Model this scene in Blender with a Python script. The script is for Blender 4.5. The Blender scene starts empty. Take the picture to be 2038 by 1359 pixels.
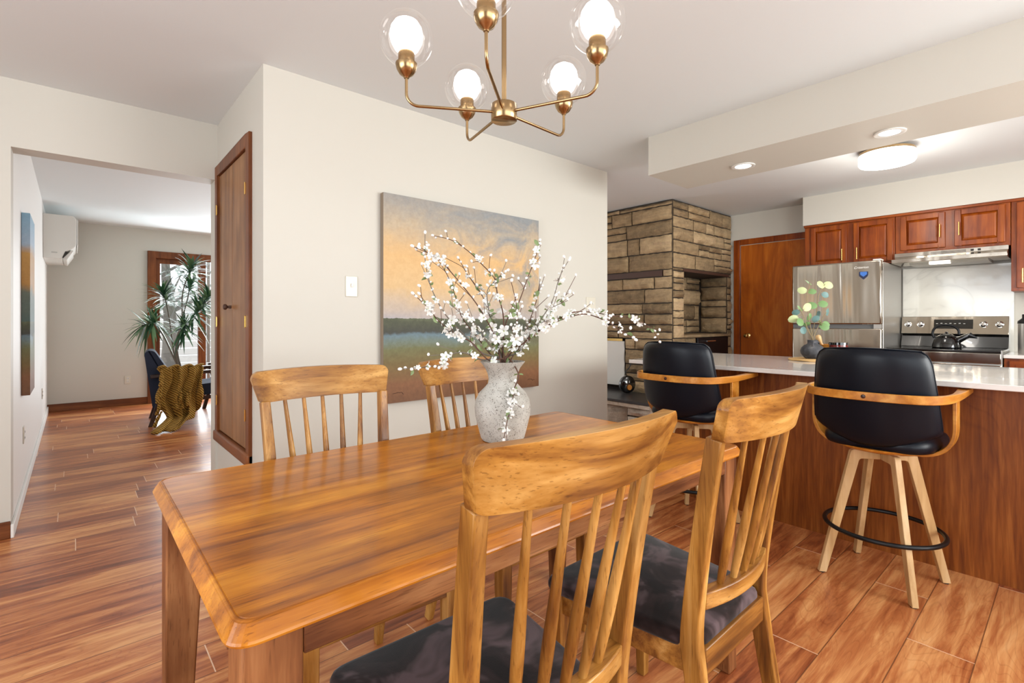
import bpy, bmesh, math, random
from mathutils import Vector, Matrix
PI = math.pi
sc = bpy.context.scene
COL = sc.collection

# ------------------------------------------------------------------ camera, world, lights, exposure
H = 1.18                       # eye height
FPX = 994.0                    # focal length in pixels of a 2038 px wide frame
S_, C_ = 873 / 1323.0, 994 / 1323.0
cam_d = bpy.data.cameras.new('camera')
cam = bpy.data.objects.new('camera', cam_d); COL.objects.link(cam)
cam.location = (0, 0, H)
cam.rotation_euler = (PI / 2, 0, -math.atan2(S_, C_))
cam_d.sensor_width = 36; cam_d.lens = 36 * FPX / 2038
cam_d.shift_y = -39.5 / 2038
cam_d.clip_start = 0.02
sc.camera = cam
sc.view_settings.view_transform = 'Standard'
sc.view_settings.look = 'None'
sc.view_settings.exposure = 0.12
sc.view_settings.gamma = 1
sc.view_settings.use_curve_mapping = False

w = bpy.data.worlds.new('world'); sc.world = w; w.use_nodes = True
w.node_tree.nodes['Background'].inputs[0].default_value = (0.86, 0.93, 1.0, 1)
w.node_tree.nodes['Background'].inputs[1].default_value = 2.2

def area(name, loc, rot, sx, sy, power, col=(1, 1, 1)):
    d = bpy.data.lights.new(name, 'AREA'); d.shape = 'RECTANGLE'; d.size = sx; d.size_y = sy
    d.energy = power; d.color = col
    o = bpy.data.objects.new(name, d); COL.objects.link(o); o.location = loc; o.rotation_euler = rot
    return o
# daylight lamps: unseen windows added to brighten the rooms, plus the sliding door
area('unseen_window_light_south', (0.6, -2.45, 1.45), (math.radians(106), 0, 0), 3.6, 1.7, 50, (0.94, 1.0, 1.0))
area('unseen_window_light_west', (-2.65, 0.6, 1.4), (math.radians(100), 0, math.radians(-90)), 3.0, 1.6, 84, (0.93, 0.99, 1.04))
area('unseen_window_light_kitchen', (3.6, -2.45, 1.5), (math.radians(58), 0, math.radians(14)), 2.2, 1.5, 158, (0.97, 0.99, 0.97))
area('door_light_living', (1.9, 8.78, 1.15), (math.radians(-86), 0, 0), 2.0, 1.9, 92, (0.92, 0.99, 1.03))
area('unseen_window_light_living', (4.7, 6.5, 1.4), (math.radians(90), 0, math.radians(90)), 2.6, 1.5, 44, (0.93, 0.99, 1.02))

# ------------------------------------------------------------------ pixel helper (2038x1359 frame -> point in the room)
def ray(u, v, depth):
    a = (u - 1019) / FPX
    return Vector((depth * (S_ + a * C_), depth * (C_ - a * S_), H + (640 - v) * depth / FPX))

# ------------------------------------------------------------------ mesh helpers
class MB:
    """collects shapes in a bmesh; build() links them as ONE mesh object"""
    def __init__(s): s.bm = bmesh.new()
    def box(s, x0, x1, y0, y1, z0, z1, m=None):
        vs = [s.bm.verts.new((x, y, z)) for x in (x0, x1) for y in (y0, y1) for z in (z0, z1)]
        if m is not None:
            for v in vs: v.co = m @ v.co
        for f in ((0, 1, 3, 2), (4, 6, 7, 5), (0, 4, 5, 1), (2, 3, 7, 6), (0, 2, 6, 4), (1, 5, 7, 3)):
            s.bm.faces.new([vs[i] for i in f])
        return s
    def rings(s, rings, cap=True, closed=False):
        R = [[s.bm.verts.new(p) for p in r] for r in rings]
        n = len(R[0]); m = len(R)
        for i in range(m if closed else m - 1):
            a, b = R[i], R[(i + 1) % m]
            for j in range(n):
                s.bm.faces.new([a[j], a[(j + 1) % n], b[(j + 1) % n], b[j]])
        if cap and not closed:
            s.bm.faces.new(list(reversed(R[0]))); s.bm.faces.new(R[-1])
        return s
    def tube(s, pts, r, n=10, closed=False, up=None):
        pts = [Vector(p) for p in pts]; m = len(pts)
        rs = r if isinstance(r, (list, tuple)) else [r] * m
        rings = []; prev = None
        for i, p in enumerate(pts):
            if closed: t = pts[(i + 1) % m] - pts[i - 1]
            else: t = pts[min(i + 1, m - 1)] - pts[max(i - 1, 0)]
            t.normalize()
            if prev is None:
                a = Vector(up) if up else (Vector((0, 0, 1)) if abs(t.z) < 0.9 else Vector((1, 0, 0)))
                u = (a - t * a.dot(t)).normalized()
            else:
                u = (prev - t * prev.dot(t)).normalized()
            prev = u; v = t.cross(u)
            rings.append([p + (u * math.cos(2 * PI * k / n) + v * math.sin(2 * PI * k / n)) * rs[i] for k in range(n)])
        return s.rings(rings, closed=closed)
    def sweep(s, pts, prof, closed=False, ref=(0, 0, 1)):
        """sweep a closed 2-D profile [(side, up)] along pts; 'up' stays near ref"""
        pts = [Vector(p) for p in pts]; m = len(pts); rings = []
        for i, p in enumerate(pts):
            if closed: t = pts[(i + 1) % m] - pts[i - 1]
            else: t = pts[min(i + 1, m - 1)] - pts[max(i - 1, 0)]
            t.normalize(); up = Vector(ref); side = t.cross(up).normalized(); up = side.cross(t).normalized()
            pf = prof(i / (m - 1)) if callable(prof) else prof
            rings.append([p + side * a + up * b for a, b in pf])
        return s.rings(rings, closed=closed)
    def lathe(s, prof, c=(0, 0, 0), n=32, m=None):
        rings = []
        for r, z in prof:
            r = max(r, 1e-5)
            ring = [Vector((c[0] + r * math.cos(2 * PI * k / n), c[1] + r * math.sin(2 * PI * k / n), c[2] + z)) for k in range(n)]
            if m is not None: ring = [m @ p for p in ring]
            rings.append(ring)
        return s.rings(rings)
    def prism(s, poly, lo, hi, axis='z', m=None):
        """poly in the plane across the axis; order (x,y), (x,z) or (y,z)"""
        def P(a, b, h):
            p = {'z': (a, b, h), 'y': (a, h, b), 'x': (h, a, b)}[axis]
            return m @ Vector(p) if m is not None else Vector(p)
        return s.rings([[P(a, b, lo) for a, b in poly], [P(a, b, hi) for a, b in poly]])
    def sphere(s, c, r, n=12, sc_=(1, 1, 1), m=None):
        k = max(4, n // 2)
        rings = []
        for i in range(k + 1):
            t = PI * i / k; rr = max(math.sin(t), 1e-4)
            ring = [Vector((r * rr * math.cos(2 * PI * j / n) * sc_[0], r * rr * math.sin(2 * PI * j / n) * sc_[1], -r * math.cos(t) * sc_[2])) for j in range(n)]
            if m is not None: ring = [m @ p for p in ring]
            rings.append([p + Vector(c) for p in ring])
        return s.rings(rings)
    def quad(s, *ps):
        s.bm.faces.new([s.bm.verts.new(p) for p in ps]); return s
    def build(s, name, mat, parent=None, smooth=False, bevel=0, seg=2, angle=35, sub=0, solid=0):
        bmesh.ops.remove_doubles(s.bm, verts=s.bm.verts[:], dist=1e-6)
        bmesh.ops.recalc_face_normals(s.bm, faces=s.bm.faces[:])
        me = bpy.data.meshes.new(name); s.bm.to_mesh(me); s.bm.free()
        me.materials.append(mat)
        o = bpy.data.objects.new(name, me); COL.objects.link(o)
        if parent is not None: o.parent = parent
        if smooth or bevel:
            for p in me.polygons: p.use_smooth = True
            try: me.set_sharp_from_angle(angle=math.radians(angle if not (smooth is True and not bevel) else 50))
            except Exception: pass
        if solid:
            md = o.modifiers.new('solid', 'SOLIDIFY'); md.thickness = solid; md.offset = 0
        if bevel:
            md = o.modifiers.new('bevel', 'BEVEL'); md.width = bevel; md.segments = seg
            md.limit_method = 'ANGLE'; md.angle_limit = math.radians(30); md.harden_normals = False
        if sub:
            md = o.modifiers.new('sub', 'SUBSURF'); md.levels = sub; md.render_levels = sub
        return o

def thing(name, label, cat, loc=(0, 0, 0), rz=0, group=None):
    o = bpy.data.objects.new(name, None); COL.objects.link(o); o.empty_display_size = 0.1
    o.location = loc; o.rotation_euler = (0, 0, rz); o['label'] = label; o['category'] = cat
    if group: o['group'] = group
    return o
def tag(o, label, cat, group=None, kind=None):
    o['label'] = label; o['category'] = cat
    if group: o['group'] = group
    if kind: o['kind'] = kind
    return o
def struct(o, label=None):
    o['kind'] = 'structure'
    if label: o['label'] = label
    return o
def dup(root, loc=None, rz=None, label=None, group=None):
    r = root.copy(); COL.objects.link(r)
    if loc is not None: r.location = loc
    if rz is not None: r.rotation_euler = (0, 0, rz)
    if label: r['label'] = label
    if group: r['group'] = group
    for ch in list(root.children):
        c = ch.copy(); COL.objects.link(c); c.parent = r
        for g in list(ch.children):
            d = g.copy(); COL.objects.link(d); d.parent = c
    return r
def rounded(pts, r, n=5):
    """round the corners of a closed 2-D polygon"""
    out = []; k = len(pts)
    for i in range(k):
        p0, p, p1 = Vector(pts[i - 1]), Vector(pts[i]), Vector(pts[(i + 1) % k])
        rr = r[i] if isinstance(r, (list, tuple)) else r
        if rr <= 0: out.append((p.x, p.y)); continue
        d0 = (p0 - p).normalized(); d1 = (p1 - p).normalized()
        a = p + d0 * rr; b = p + d1 * rr
        for j in range(n + 1):
            t = j / n
            q = a * (1 - t) ** 2 + p * 2 * t * (1 - t) + b * t ** 2
            out.append((q.x, q.y))
    return out
def spline(pts, n=6):
    """Catmull-Rom through 3-D points"""
    P = [Vector(p) for p in pts]; P = [P[0] * 2 - P[1]] + P + [P[-1] * 2 - P[-2]]
    out = []
    for i in range(1, len(P) - 2):
        for j in range(n):
            t = j / n; a, b, c, d = P[i - 1], P[i], P[i + 1], P[i + 2]
            out.append(0.5 * ((2 * b) + (c - a) * t + (2 * a - 5 * b + 4 * c - d) * t * t + (3 * b - a - 3 * c + d) * t ** 3))
    out.append(P[-2]); return out

# ------------------------------------------------------------------ materials
def srgb(r, g, b):
    f = lambda c: (c / 255 / 12.92) if c / 255 <= 0.04045 else ((c / 255 + 0.055) / 1.055) ** 2.4
    return (f(r), f(g), f(b), 1)
class NT:
    def __init__(s, name):
        s.m = bpy.data.materials.new(name); s.m.use_nodes = True
        s.t = s.m.node_tree; s.b = s.t.nodes['Principled BSDF']
    def n(s, typ, ins=None, **kw):
        nd = s.t.nodes.new(typ)
        for k, v in kw.items(): setattr(nd, k, v)
        for k, v in (ins or {}).items():
            if isinstance(v, bpy.types.NodeSocket): s.t.links.new(v, nd.inputs[k])
            else: nd.inputs[k].default_value = v
        return nd
    def set(s, **kw):
        for k, v in kw.items():
            k = {'color': 'Base Color', 'rough': 'Roughness', 'metal': 'Metallic', 'coat': 'Coat Weight', 'coatr': 'Coat Roughness', 'normal': 'Normal',
                 'spec': 'Specular IOR Level', 'sheen': 'Sheen Weight', 'trans': 'Transmission Weight', 'alpha': 'Alpha', 'ior': 'IOR', 'sheenr': 'Sheen Roughness',
                 'emit': 'Emission Color', 'emits': 'Emission Strength', 'sss': 'Subsurface Weight', 'aniso': 'Anisotropic'}[k]
            if isinstance(v, bpy.types.NodeSocket): s.t.links.new(v, s.b.inputs[k])
            else: s.b.inputs[k].default_value = v
        return s
    def math(s, op, a, b=0.0, c=0.0):
        return s.n('ShaderNodeMath', {0: a, 1: b, 2: c}, operation=op).outputs[0]
    def mix(s, f, a, b, blend='MIX'):
        nd = s.t.nodes.new('ShaderNodeMix'); nd.data_type = 'RGBA'; nd.blend_type = blend
        for idx, v in ((0, f), (6, a), (7, b)):
            if isinstance(v, bpy.types.NodeSocket): s.t.links.new(v, nd.inputs[idx])
            else: nd.inputs[idx].default_value = v
        return nd.outputs[2]
    def ramp(s, f, stops, interp='LINEAR'):
        nd = s.n('ShaderNodeValToRGB', {0: f}); cr = nd.color_ramp; cr.interpolation = interp
        while len(cr.elements) < len(stops): cr.elements.new(0.5)
        for e, (p, c) in zip(cr.elements, stops): e.position = p; e.color = c
        return nd.outputs[0]
    def bump(s, h, strength=0.3, dist=0.002):
        return s.n('ShaderNodeBump', {'Height': h, 'Strength': strength, 'Distance': dist}).outputs[0]
    def coords(s, scale=(1, 1, 1), kind='Object', rand=0.0):
        tc = s.n('ShaderNodeTexCoord'); v = tc.outputs[kind]
        if rand:
            oi = s.n('ShaderNodeObjectInfo')
            cx = s.n('ShaderNodeCombineXYZ', {0: s.math('MULTIPLY', oi.outputs['Random'], rand), 1: s.math('MULTIPLY', oi.outputs['Random'], rand * 1.7), 2: s.math('MULTIPLY', oi.outputs['Random'], rand * 0.6)})
            v = s.n('ShaderNodeVectorMath', {0: v, 1: cx.outputs[0]}, operation='ADD').outputs[0]
        return s.n('ShaderNodeMapping', {'Vector': v, 'Scale': scale}).outputs[0]
    def noise(s, vec, scale=5, detail=4, rough=0.5, dist=0):
        return s.n('ShaderNodeTexNoise', {'Vector': vec, 'Scale': scale, 'Detail': detail, 'Roughness': rough, 'Distortion': dist})

def plain(name, col, rough=0.5, **kw):
    return NT(name).set(color=col, rough=rough, **kw).m
def paint(name, col, rough=0.6, bump=0.08, scale=180):
    n = NT(name); nz = n.noise(n.coords(), scale, 3)
    return n.set(color=col, rough=rough, normal=n.bump(nz.outputs[0], bump, 0.001)).m
def wood(name, stops, axis='x', rough=0.35, coat=0.25, scale=1.0, pores=0.55, blotch=0.35, rand=3.0, dist=0.6, spec=0.3):
    """straight-grained timber along a local axis, with fine pores and broad tonal streaks"""
    n = NT(name)
    k = {'x': (0.7, 9, 9), 'y': (9, 0.7, 9), 'z': (9, 9, 0.7)}[axis]
    k = tuple(a * scale for a in k)
    v = n.coords(k, rand=rand)
    g1 = n.noise(v, 1.6, 5, 0.55, dist).outputs[0]
    g2 = n.noise(v, 9, 3, 0.6, 0.1).outputs[0]
    base = n.ramp(n.math('ADD', n.math('MULTIPLY', g1, 0.78), n.math('MULTIPLY', g2, 0.22)), stops)
    bl = n.noise(n.coords((1, 1, 1), rand=rand), 4.5 * scale, 2, 0.5).outputs[0]
    bl2 = n.ramp(bl, [(0.36, (0.50, 0.42, 0.36, 1)), (0.60, (1.12, 1.1, 1.06, 1))])
    c = n.mix(blotch, base, n.mix(1.0, base, bl2, 'MULTIPLY'))
    kp = {'x': (16, 300, 300), 'y': (300, 16, 300), 'z': (300, 300, 16)}[axis]
    po = n.noise(n.coords(kp, rand=rand), 1.0, 2, 0.5).outputs[0]
    pm = n.ramp(po, [(0.30, (1, 1, 1, 1)), (0.40, (0, 0, 0, 1))])
    c = n.mix(n.math('MULTIPLY', pm, pores), c, n.mix(1.0, c, (0.35, 0.27, 0.2, 1), 'MULTIPLY'))
    return n.set(color=c, rough=rough, coat=coat * 0.6, coatr=0.12, spec=spec, normal=n.bump(n.math('SUBTRACT', 0.0, pm), 0.12, 0.0006)).m
def wood_set(prefix, stops, **kw):
    return {a: wood(prefix + '_' + a, stops, a, **kw) for a in 'xyz'}

ACACIA = [(0.30, srgb(64, 34, 12)), (0.42, srgb(124, 76, 28)), (0.53, srgb(168, 116, 50)), (0.68, srgb(206, 158, 90))]
LEGW = [(0.30, srgb(62, 32, 18)), (0.42, srgb(104, 60, 34)), (0.54, srgb(138, 88, 52)), (0.70, srgb(170, 120, 78))]
TABLEW = [(0.30, srgb(118, 60, 14)), (0.44, srgb(168, 98, 22)), (0.56, srgb(192, 120, 30)), (0.72, srgb(214, 146, 48))]
CHERRY = [(0.30, srgb(98, 38, 4)), (0.48, srgb(132, 58, 8)), (0.60, srgb(152, 74, 12)), (0.75, srgb(172, 94, 22))]
BENT = [(0.30, srgb(150, 88, 22)), (0.50, srgb(186, 120, 42)), (0.72, srgb(214, 158, 76))]
PALE = [(0.30, srgb(178, 136, 86)), (0.50, srgb(204, 166, 116)), (0.72, srgb(224, 192, 148))]
DARKW = [(0.30, srgb(40, 20, 12)), (0.55, srgb(62, 34, 20)), (0.75, srgb(84, 48, 28))]
TRIMW = [(0.30, srgb(84, 44, 18)), (0.50, srgb(114, 62, 28)), (0.72, srgb(138, 82, 42))]
W_CH = wood_set('acacia', ACACIA, rough=0.36, coat=0.2, blotch=0.6)
W_TB = wood_set('table_wood', TABLEW, scale=1.35, rough=0.32, coat=0.42, blotch=0.45, spec=0.2)
W_CB = wood_set('cherry_cabinet', CHERRY, rough=0.34, coat=0.2, pores=0.2)
W_TL = wood_set('table_leg_wood', LEGW, rough=0.38, coat=0.15, blotch=0.7)
W_BE = wood_set('bent_wood', BENT, rough=0.35, coat=0.25, pores=0.15)
W_PA = wood_set('pale_leg_wood', PALE, rough=0.4, coat=0.1, pores=0.15, blotch=0.3)
W_DK = wood_set('dark_wood', DARKW, rough=0.35)
W_TR = wood_set('trim_wood', TRIMW, rough=0.42, coat=0.05, pores=0.3)
W_CD = wood_set('closet_door_wood', [(0.30, srgb(112, 74, 42)), (0.50, srgb(142, 98, 60)), (0.72, srgb(164, 120, 80))], rough=0.42, coat=0.05, pores=0.2)

M_WALL = paint('wall_paint', srgb(201, 196, 185), 0.55, 0.10, 160)
M_WALLW = paint('wall_paint_white', srgb(232, 229, 224), 0.5, 0.10, 160)
M_CEIL = paint('ceiling_paint', srgb(222, 227, 228), 0.7, 0.06, 200)
M_WHITE = plain('white_plastic', srgb(222, 219, 212), 0.35)
M_WPLATE = plain('cream_plate', srgb(210, 204, 188), 0.3)
M_DARKSLOT = plain('dark_slot', srgb(30, 28, 26), 0.6)
M_BLACK = plain('black_gloss', srgb(12, 12, 13), 0.12, coat=0.6)
M_BLACKM = plain('black_matt_metal', srgb(20, 20, 22), 0.38, metal=0.4)
M_IRON = plain('rusted_iron', srgb(74, 48, 36), 0.6)
M_RUBBER = plain('black_rubber', srgb(22, 22, 22), 0.7)
M_BRASS = NT('brushed_brass').set(color=srgb(164, 136, 98), metal=1.0, rough=0.25).m
M_BRASSP = NT('polished_brass').set(color=srgb(222, 186, 116), metal=1.0, rough=0.18).m
M_CHROME = NT('chrome').set(color=srgb(225, 225, 225), metal=1.0, rough=0.1).m

def steel():
    n = NT('brushed_steel'); v = n.coords((260, 3, 3))
    nz = n.noise(v, 1, 3).outputs[0]
    w1 = n.noise(n.coords((0.2, 5.5, 0.5)), 1, 2, 0.4, 0.4).outputs[0]
    nm = n.bump(w1, 0.55, 0.03)
    return n.set(color=srgb(186, 178, 166), metal=1.0, rough=0.13, normal=nm, aniso=0.3).m
M_STEEL = steel()
M_STEELS = NT('steel_side').set(color=srgb(176, 172, 166), metal=0.75, rough=0.34).m

def floor_mat():
    n = NT('plank_floor')
    tc = n.n('ShaderNodeTexCoord').outputs['Object']
    sp = n.n('ShaderNodeSeparateXYZ', {0: tc}); X, Y = sp.outputs[0], sp.outputs[1]
    PW, PL = 0.187, 1.22
    yy = n.math('DIVIDE', n.math('SUBTRACT', Y, 0.802), PW)
    row = n.math('FLOOR', yy); fy = n.math('SUBTRACT', yy, row)
    wn = n.n('ShaderNodeTexWhiteNoise', {'W': n.math('ADD', row, 17.3)}, noise_dimensions='1D').outputs[0]
    xx = n.math('ADD', n.math('DIVIDE', X, PL), n.math('MULTIPLY', wn, 7.0))
    cell = n.math('FLOOR', xx); fx = n.math('SUBTRACT', xx, cell)
    idv = n.n('ShaderNodeCombineXYZ', {0: row, 1: cell, 2: 3.1}).outputs[0]
    rc = n.n('ShaderNodeTexWhiteNoise', {'Vector': idv}, noise_dimensions='3D')
    rnd = rc.outputs[0]
    off = n.n('ShaderNodeVectorMath', {0: rc.outputs[1], 1: (31, 17, 5)}, operation='MULTIPLY').outputs[0]
    pv = n.n('ShaderNodeVectorMath', {0: tc, 1: off}, operation='ADD').outputs[0]
    m1 = n.n('ShaderNodeMapping', {'Vector': pv, 'Scale': (0.9, 7, 1)}).outputs[0]
    g1 = n.noise(m1, 1.6, 5, 0.6, 1.6).outputs[0]
    m2 = n.n('ShaderNodeMapping', {'Vector': pv, 'Scale': (2.5, 60, 1)}).outputs[0]
    g2 = n.noise(m2, 1.3, 3, 0.6, 0.2).outputs[0]
    # cathedral figure: contour lines of a stretched low-frequency field
    m3 = n.n('ShaderNodeMapping', {'Vector': pv, 'Scale': (1.1, 5.5, 1)}).outputs[0]
    f3 = n.noise(m3, 1.1, 1, 0.4, 0.6).outputs[0]
    lines = n.math('ABSOLUTE', n.math('SINE', n.math('MULTIPLY', f3, 95.0)))
    lines = n.ramp(lines, [(0.0, (1, 1, 1, 1)), (0.35, (0, 0, 0, 1))])
    t = n.math('ADD', n.math('ADD', n.math('MULTIPLY', g1, 0.8), n.math('MULTIPLY', g2, 0.2)), n.math('MULTIPLY', n.math('SUBTRACT', rnd, 0.5), 0.2))
    c = n.ramp(t, [(0.26, srgb(100, 46, 24)), (0.39, srgb(144, 76, 42)), (0.51, srgb(180, 108, 62)), (0.65, srgb(212, 148, 92)), (0.82, srgb(228, 176, 122))])
    c = n.mix(n.math('MULTIPLY', lines, 0.28), c, n.mix(1.0, c, (0.45, 0.3, 0.22, 1), 'MULTIPLY'))
    hy = n.math('LESS_THAN', n.math('MINIMUM', fy, n.math('SUBTRACT', 1.0, fy)), 0.010)
    hx = n.math('LESS_THAN', n.math('MINIMUM', fx, n.math('SUBTRACT', 1.0, fx)), 0.0016)
    c = n.mix(n.math('MULTIPLY', hy, 0.75), c, srgb(96, 56, 36))
    c = n.mix(n.math('MULTIPLY', hx, 0.9), c, srgb(226, 190, 160))
    seam = n.math('MAXIMUM', hy, hx)
    rg = n.math('ADD', 0.24, n.math('MULTIPLY', g1, 0.16))
    nm = n.bump(n.math('SUBTRACT', n.math('MULTIPLY', g2, 0.12), seam), 0.25, 0.0015)
    return n.set(color=c, rough=rg, coat=0.12, coatr=0.14, spec=0.35, normal=nm).m
M_FLOOR = floor_mat()

def island_mat():
    n = NT('island_panel_wood')
    v = n.coords((1, 2.2, 0.32))
    f = n.noise(v, 1.5, 1, 0.4, 0.9).outputs[0]
    lines = n.math('ABSOLUTE', n.math('SINE', n.math('MULTIPLY', f, 70.0)))
    lines = n.ramp(lines, [(0.0, (1, 1, 1, 1)), (0.45, (0, 0, 0, 1))])
    g = n.noise(n.coords((1, 40, 2.5)), 1.2, 4, 0.6, 0.3).outputs[0]
    c = n.ramp(g, [(0.3, srgb(104, 52, 16)), (0.5, srgb(130, 70, 22)), (0.7, srgb(152, 90, 36))])
    bl = n.noise(n.coords((1, 1, 1)), 1.8, 2).outputs[0]
    c = n.mix(0.5, c, n.mix(1.0, c, n.ramp(bl, [(0.3, (0.7, 0.62, 0.6, 1)), (0.7, (1.15, 1.1, 1.1, 1))]), 'MULTIPLY'))
    c = n.mix(n.math('MULTIPLY', lines, 0.28), c, n.mix(1.0, c, (0.5, 0.35, 0.3, 1), 'MULTIPLY'))
    return n.set(color=c, rough=0.45, spec=0.25).m
M_ISLAND = island_mat()

def stone_mat(name, stops, bump=0.9):
    n = NT(name)
    geo = n.n('ShaderNodeNewGeometry'); r = geo.outputs['Random Per Island']
    v = n.coords(); a = n.noise(v, 14, 6, 0.65, 0.5).outputs[0]; b = n.noise(v, 60, 4, 0.6).outputs[0]
    lay = n.noise(n.coords((3, 3, 26)), 1.2, 3, 0.5, 0.8).outputs[0]
    t = n.math('ADD', n.math('MULTIPLY', r, 0.45), n.math('MULTIPLY', a, 0.55))
    c = n.ramp(t, stops)
    c = n.mix(0.35, c, n.ramp(lay, [(0.35, srgb(120, 98, 72)), (0.6, srgb(190, 172, 146))]), 'OVERLAY')
    h = n.math('ADD', n.math('MULTIPLY', a, 1.0), n.math('MULTIPLY', b, 0.35))
    h = n.math('ADD', h, n.math('MULTIPLY', lay, 0.5))
    return n.set(color=c, rough=0.85, normal=n.bump(h, bump, 0.02)).m
M_STONE = stone_mat('fieldstone', [(0.22, srgb(108, 92, 68)), (0.42, srgb(148, 128, 98)), (0.60, srgb(176, 154, 120)), (0.80, srgb(204, 182, 146))])
M_STONEG = stone_mat('hearth_stone', [(0.22, srgb(136, 128, 118)), (0.45, srgb(182, 172, 160)), (0.70, srgb(216, 208, 198))])
M_MORTAR = paint('dark_mortar', srgb(60, 50, 40), 0.9, 0.5, 60)
M_SLATE = paint('dark_slate', srgb(52, 50, 50), 0.4, 0.2, 30)

def marble(name, base, vein, sc_=1.2, amt=0.6, rough=0.12):
    n = NT(name); v = n.coords()
    f = n.noise(v, sc_, 4, 0.55, 1.6).outputs[0]
    ln = n.math('ABSOLUTE', n.math('SUBTRACT', f, 0.5))
    k = n.ramp(ln, [(0.0, (1, 1, 1, 1)), (0.02, (0.35, 0.35, 0.35, 1)), (0.09, (0, 0, 0, 1))])
    cl = n.noise(v, sc_ * 2.2, 3).outputs[0]
    c = n.mix(n.math('MULTIPLY', k, amt), base, vein)
    c = n.mix(n.math('MULTIPLY', cl, 0.12), c, vein)
    return n.set(color=c, rough=rough, coat=0.3).m
M_MARBLE = marble('marble_slab', srgb(226, 222, 210), srgb(176, 170, 160), 1.0, 0.4)
M_QUARTZ = marble('white_quartz', srgb(230, 226, 222), srgb(170, 165, 160), 1.5, 0.16, 0.1)

def velvet():
    n = NT('brown_velvet'); v = n.coords((1, 1, 1), rand=5)
    a = n.noise(v, 7, 3, 0.55, 0.8).outputs[0]; b = n.noise(v, 420, 2).outputs[0]
    c = n.ramp(a, [(0.38, srgb(24, 16, 14)), (0.5, srgb(44, 32, 30)), (0.62, srgb(98, 80, 82))])
    return n.set(color=c, rough=0.85, sheen=0.22, sheenr=0.4, spec=0.1, normal=n.bump(b, 0.25, 0.001)).m
M_VELVET = velvet()
def leather():
    n = NT('black_leather'); nz = n.noise(n.coords(), 260, 3).outputs[0]
    return n.set(color=srgb(9, 13, 22), rough=0.38, spec=0.22, normal=n.bump(nz, 0.10, 0.0006)).m
M_LEATHER = leather()
M_NAVY = paint('navy_fabric', srgb(38, 46, 66), 0.9, 0.3, 300)
M_GREYF = paint('pale_grey_fabric', srgb(210, 208, 204), 0.9, 0.3, 300)

def ceramic():
    n = NT('speckled_ceramic'); v = n.coords()
    a = n.n('ShaderNodeTexVoronoi', {'Vector': v, 'Scale': 190.0}).outputs['Distance']
    r = n.noise(v, 90, 3, 0.7).outputs[0]
    sp_ = n.math('LESS_THAN', n.math('ADD', a, n.math('MULTIPLY', r, 0.9)), 0.70)
    bl = n.noise(v, 11, 3, 0.6).outputs[0]
    base = n.ramp(bl, [(0.3, srgb(152, 147, 138)), (0.65, srgb(184, 180, 172))])
    c = n.mix(n.math('MULTIPLY', sp_, 0.75), base, srgb(74, 64, 56))
    br = n.ramp(n.noise(v, 16, 4, 0.7, 0.5).outputs[0], [(0.66, (0, 0, 0, 1)), (0.72, (1, 1, 1, 1))])
    c = n.mix(n.math('MULTIPLY', br, 0.5), c, srgb(112, 86, 66))
    return n.set(color=c, rough=0.7, normal=n.bump(n.math('SUBTRACT', r, sp_), 0.25, 0.0015)).m
M_CERAMIC = ceramic()

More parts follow.
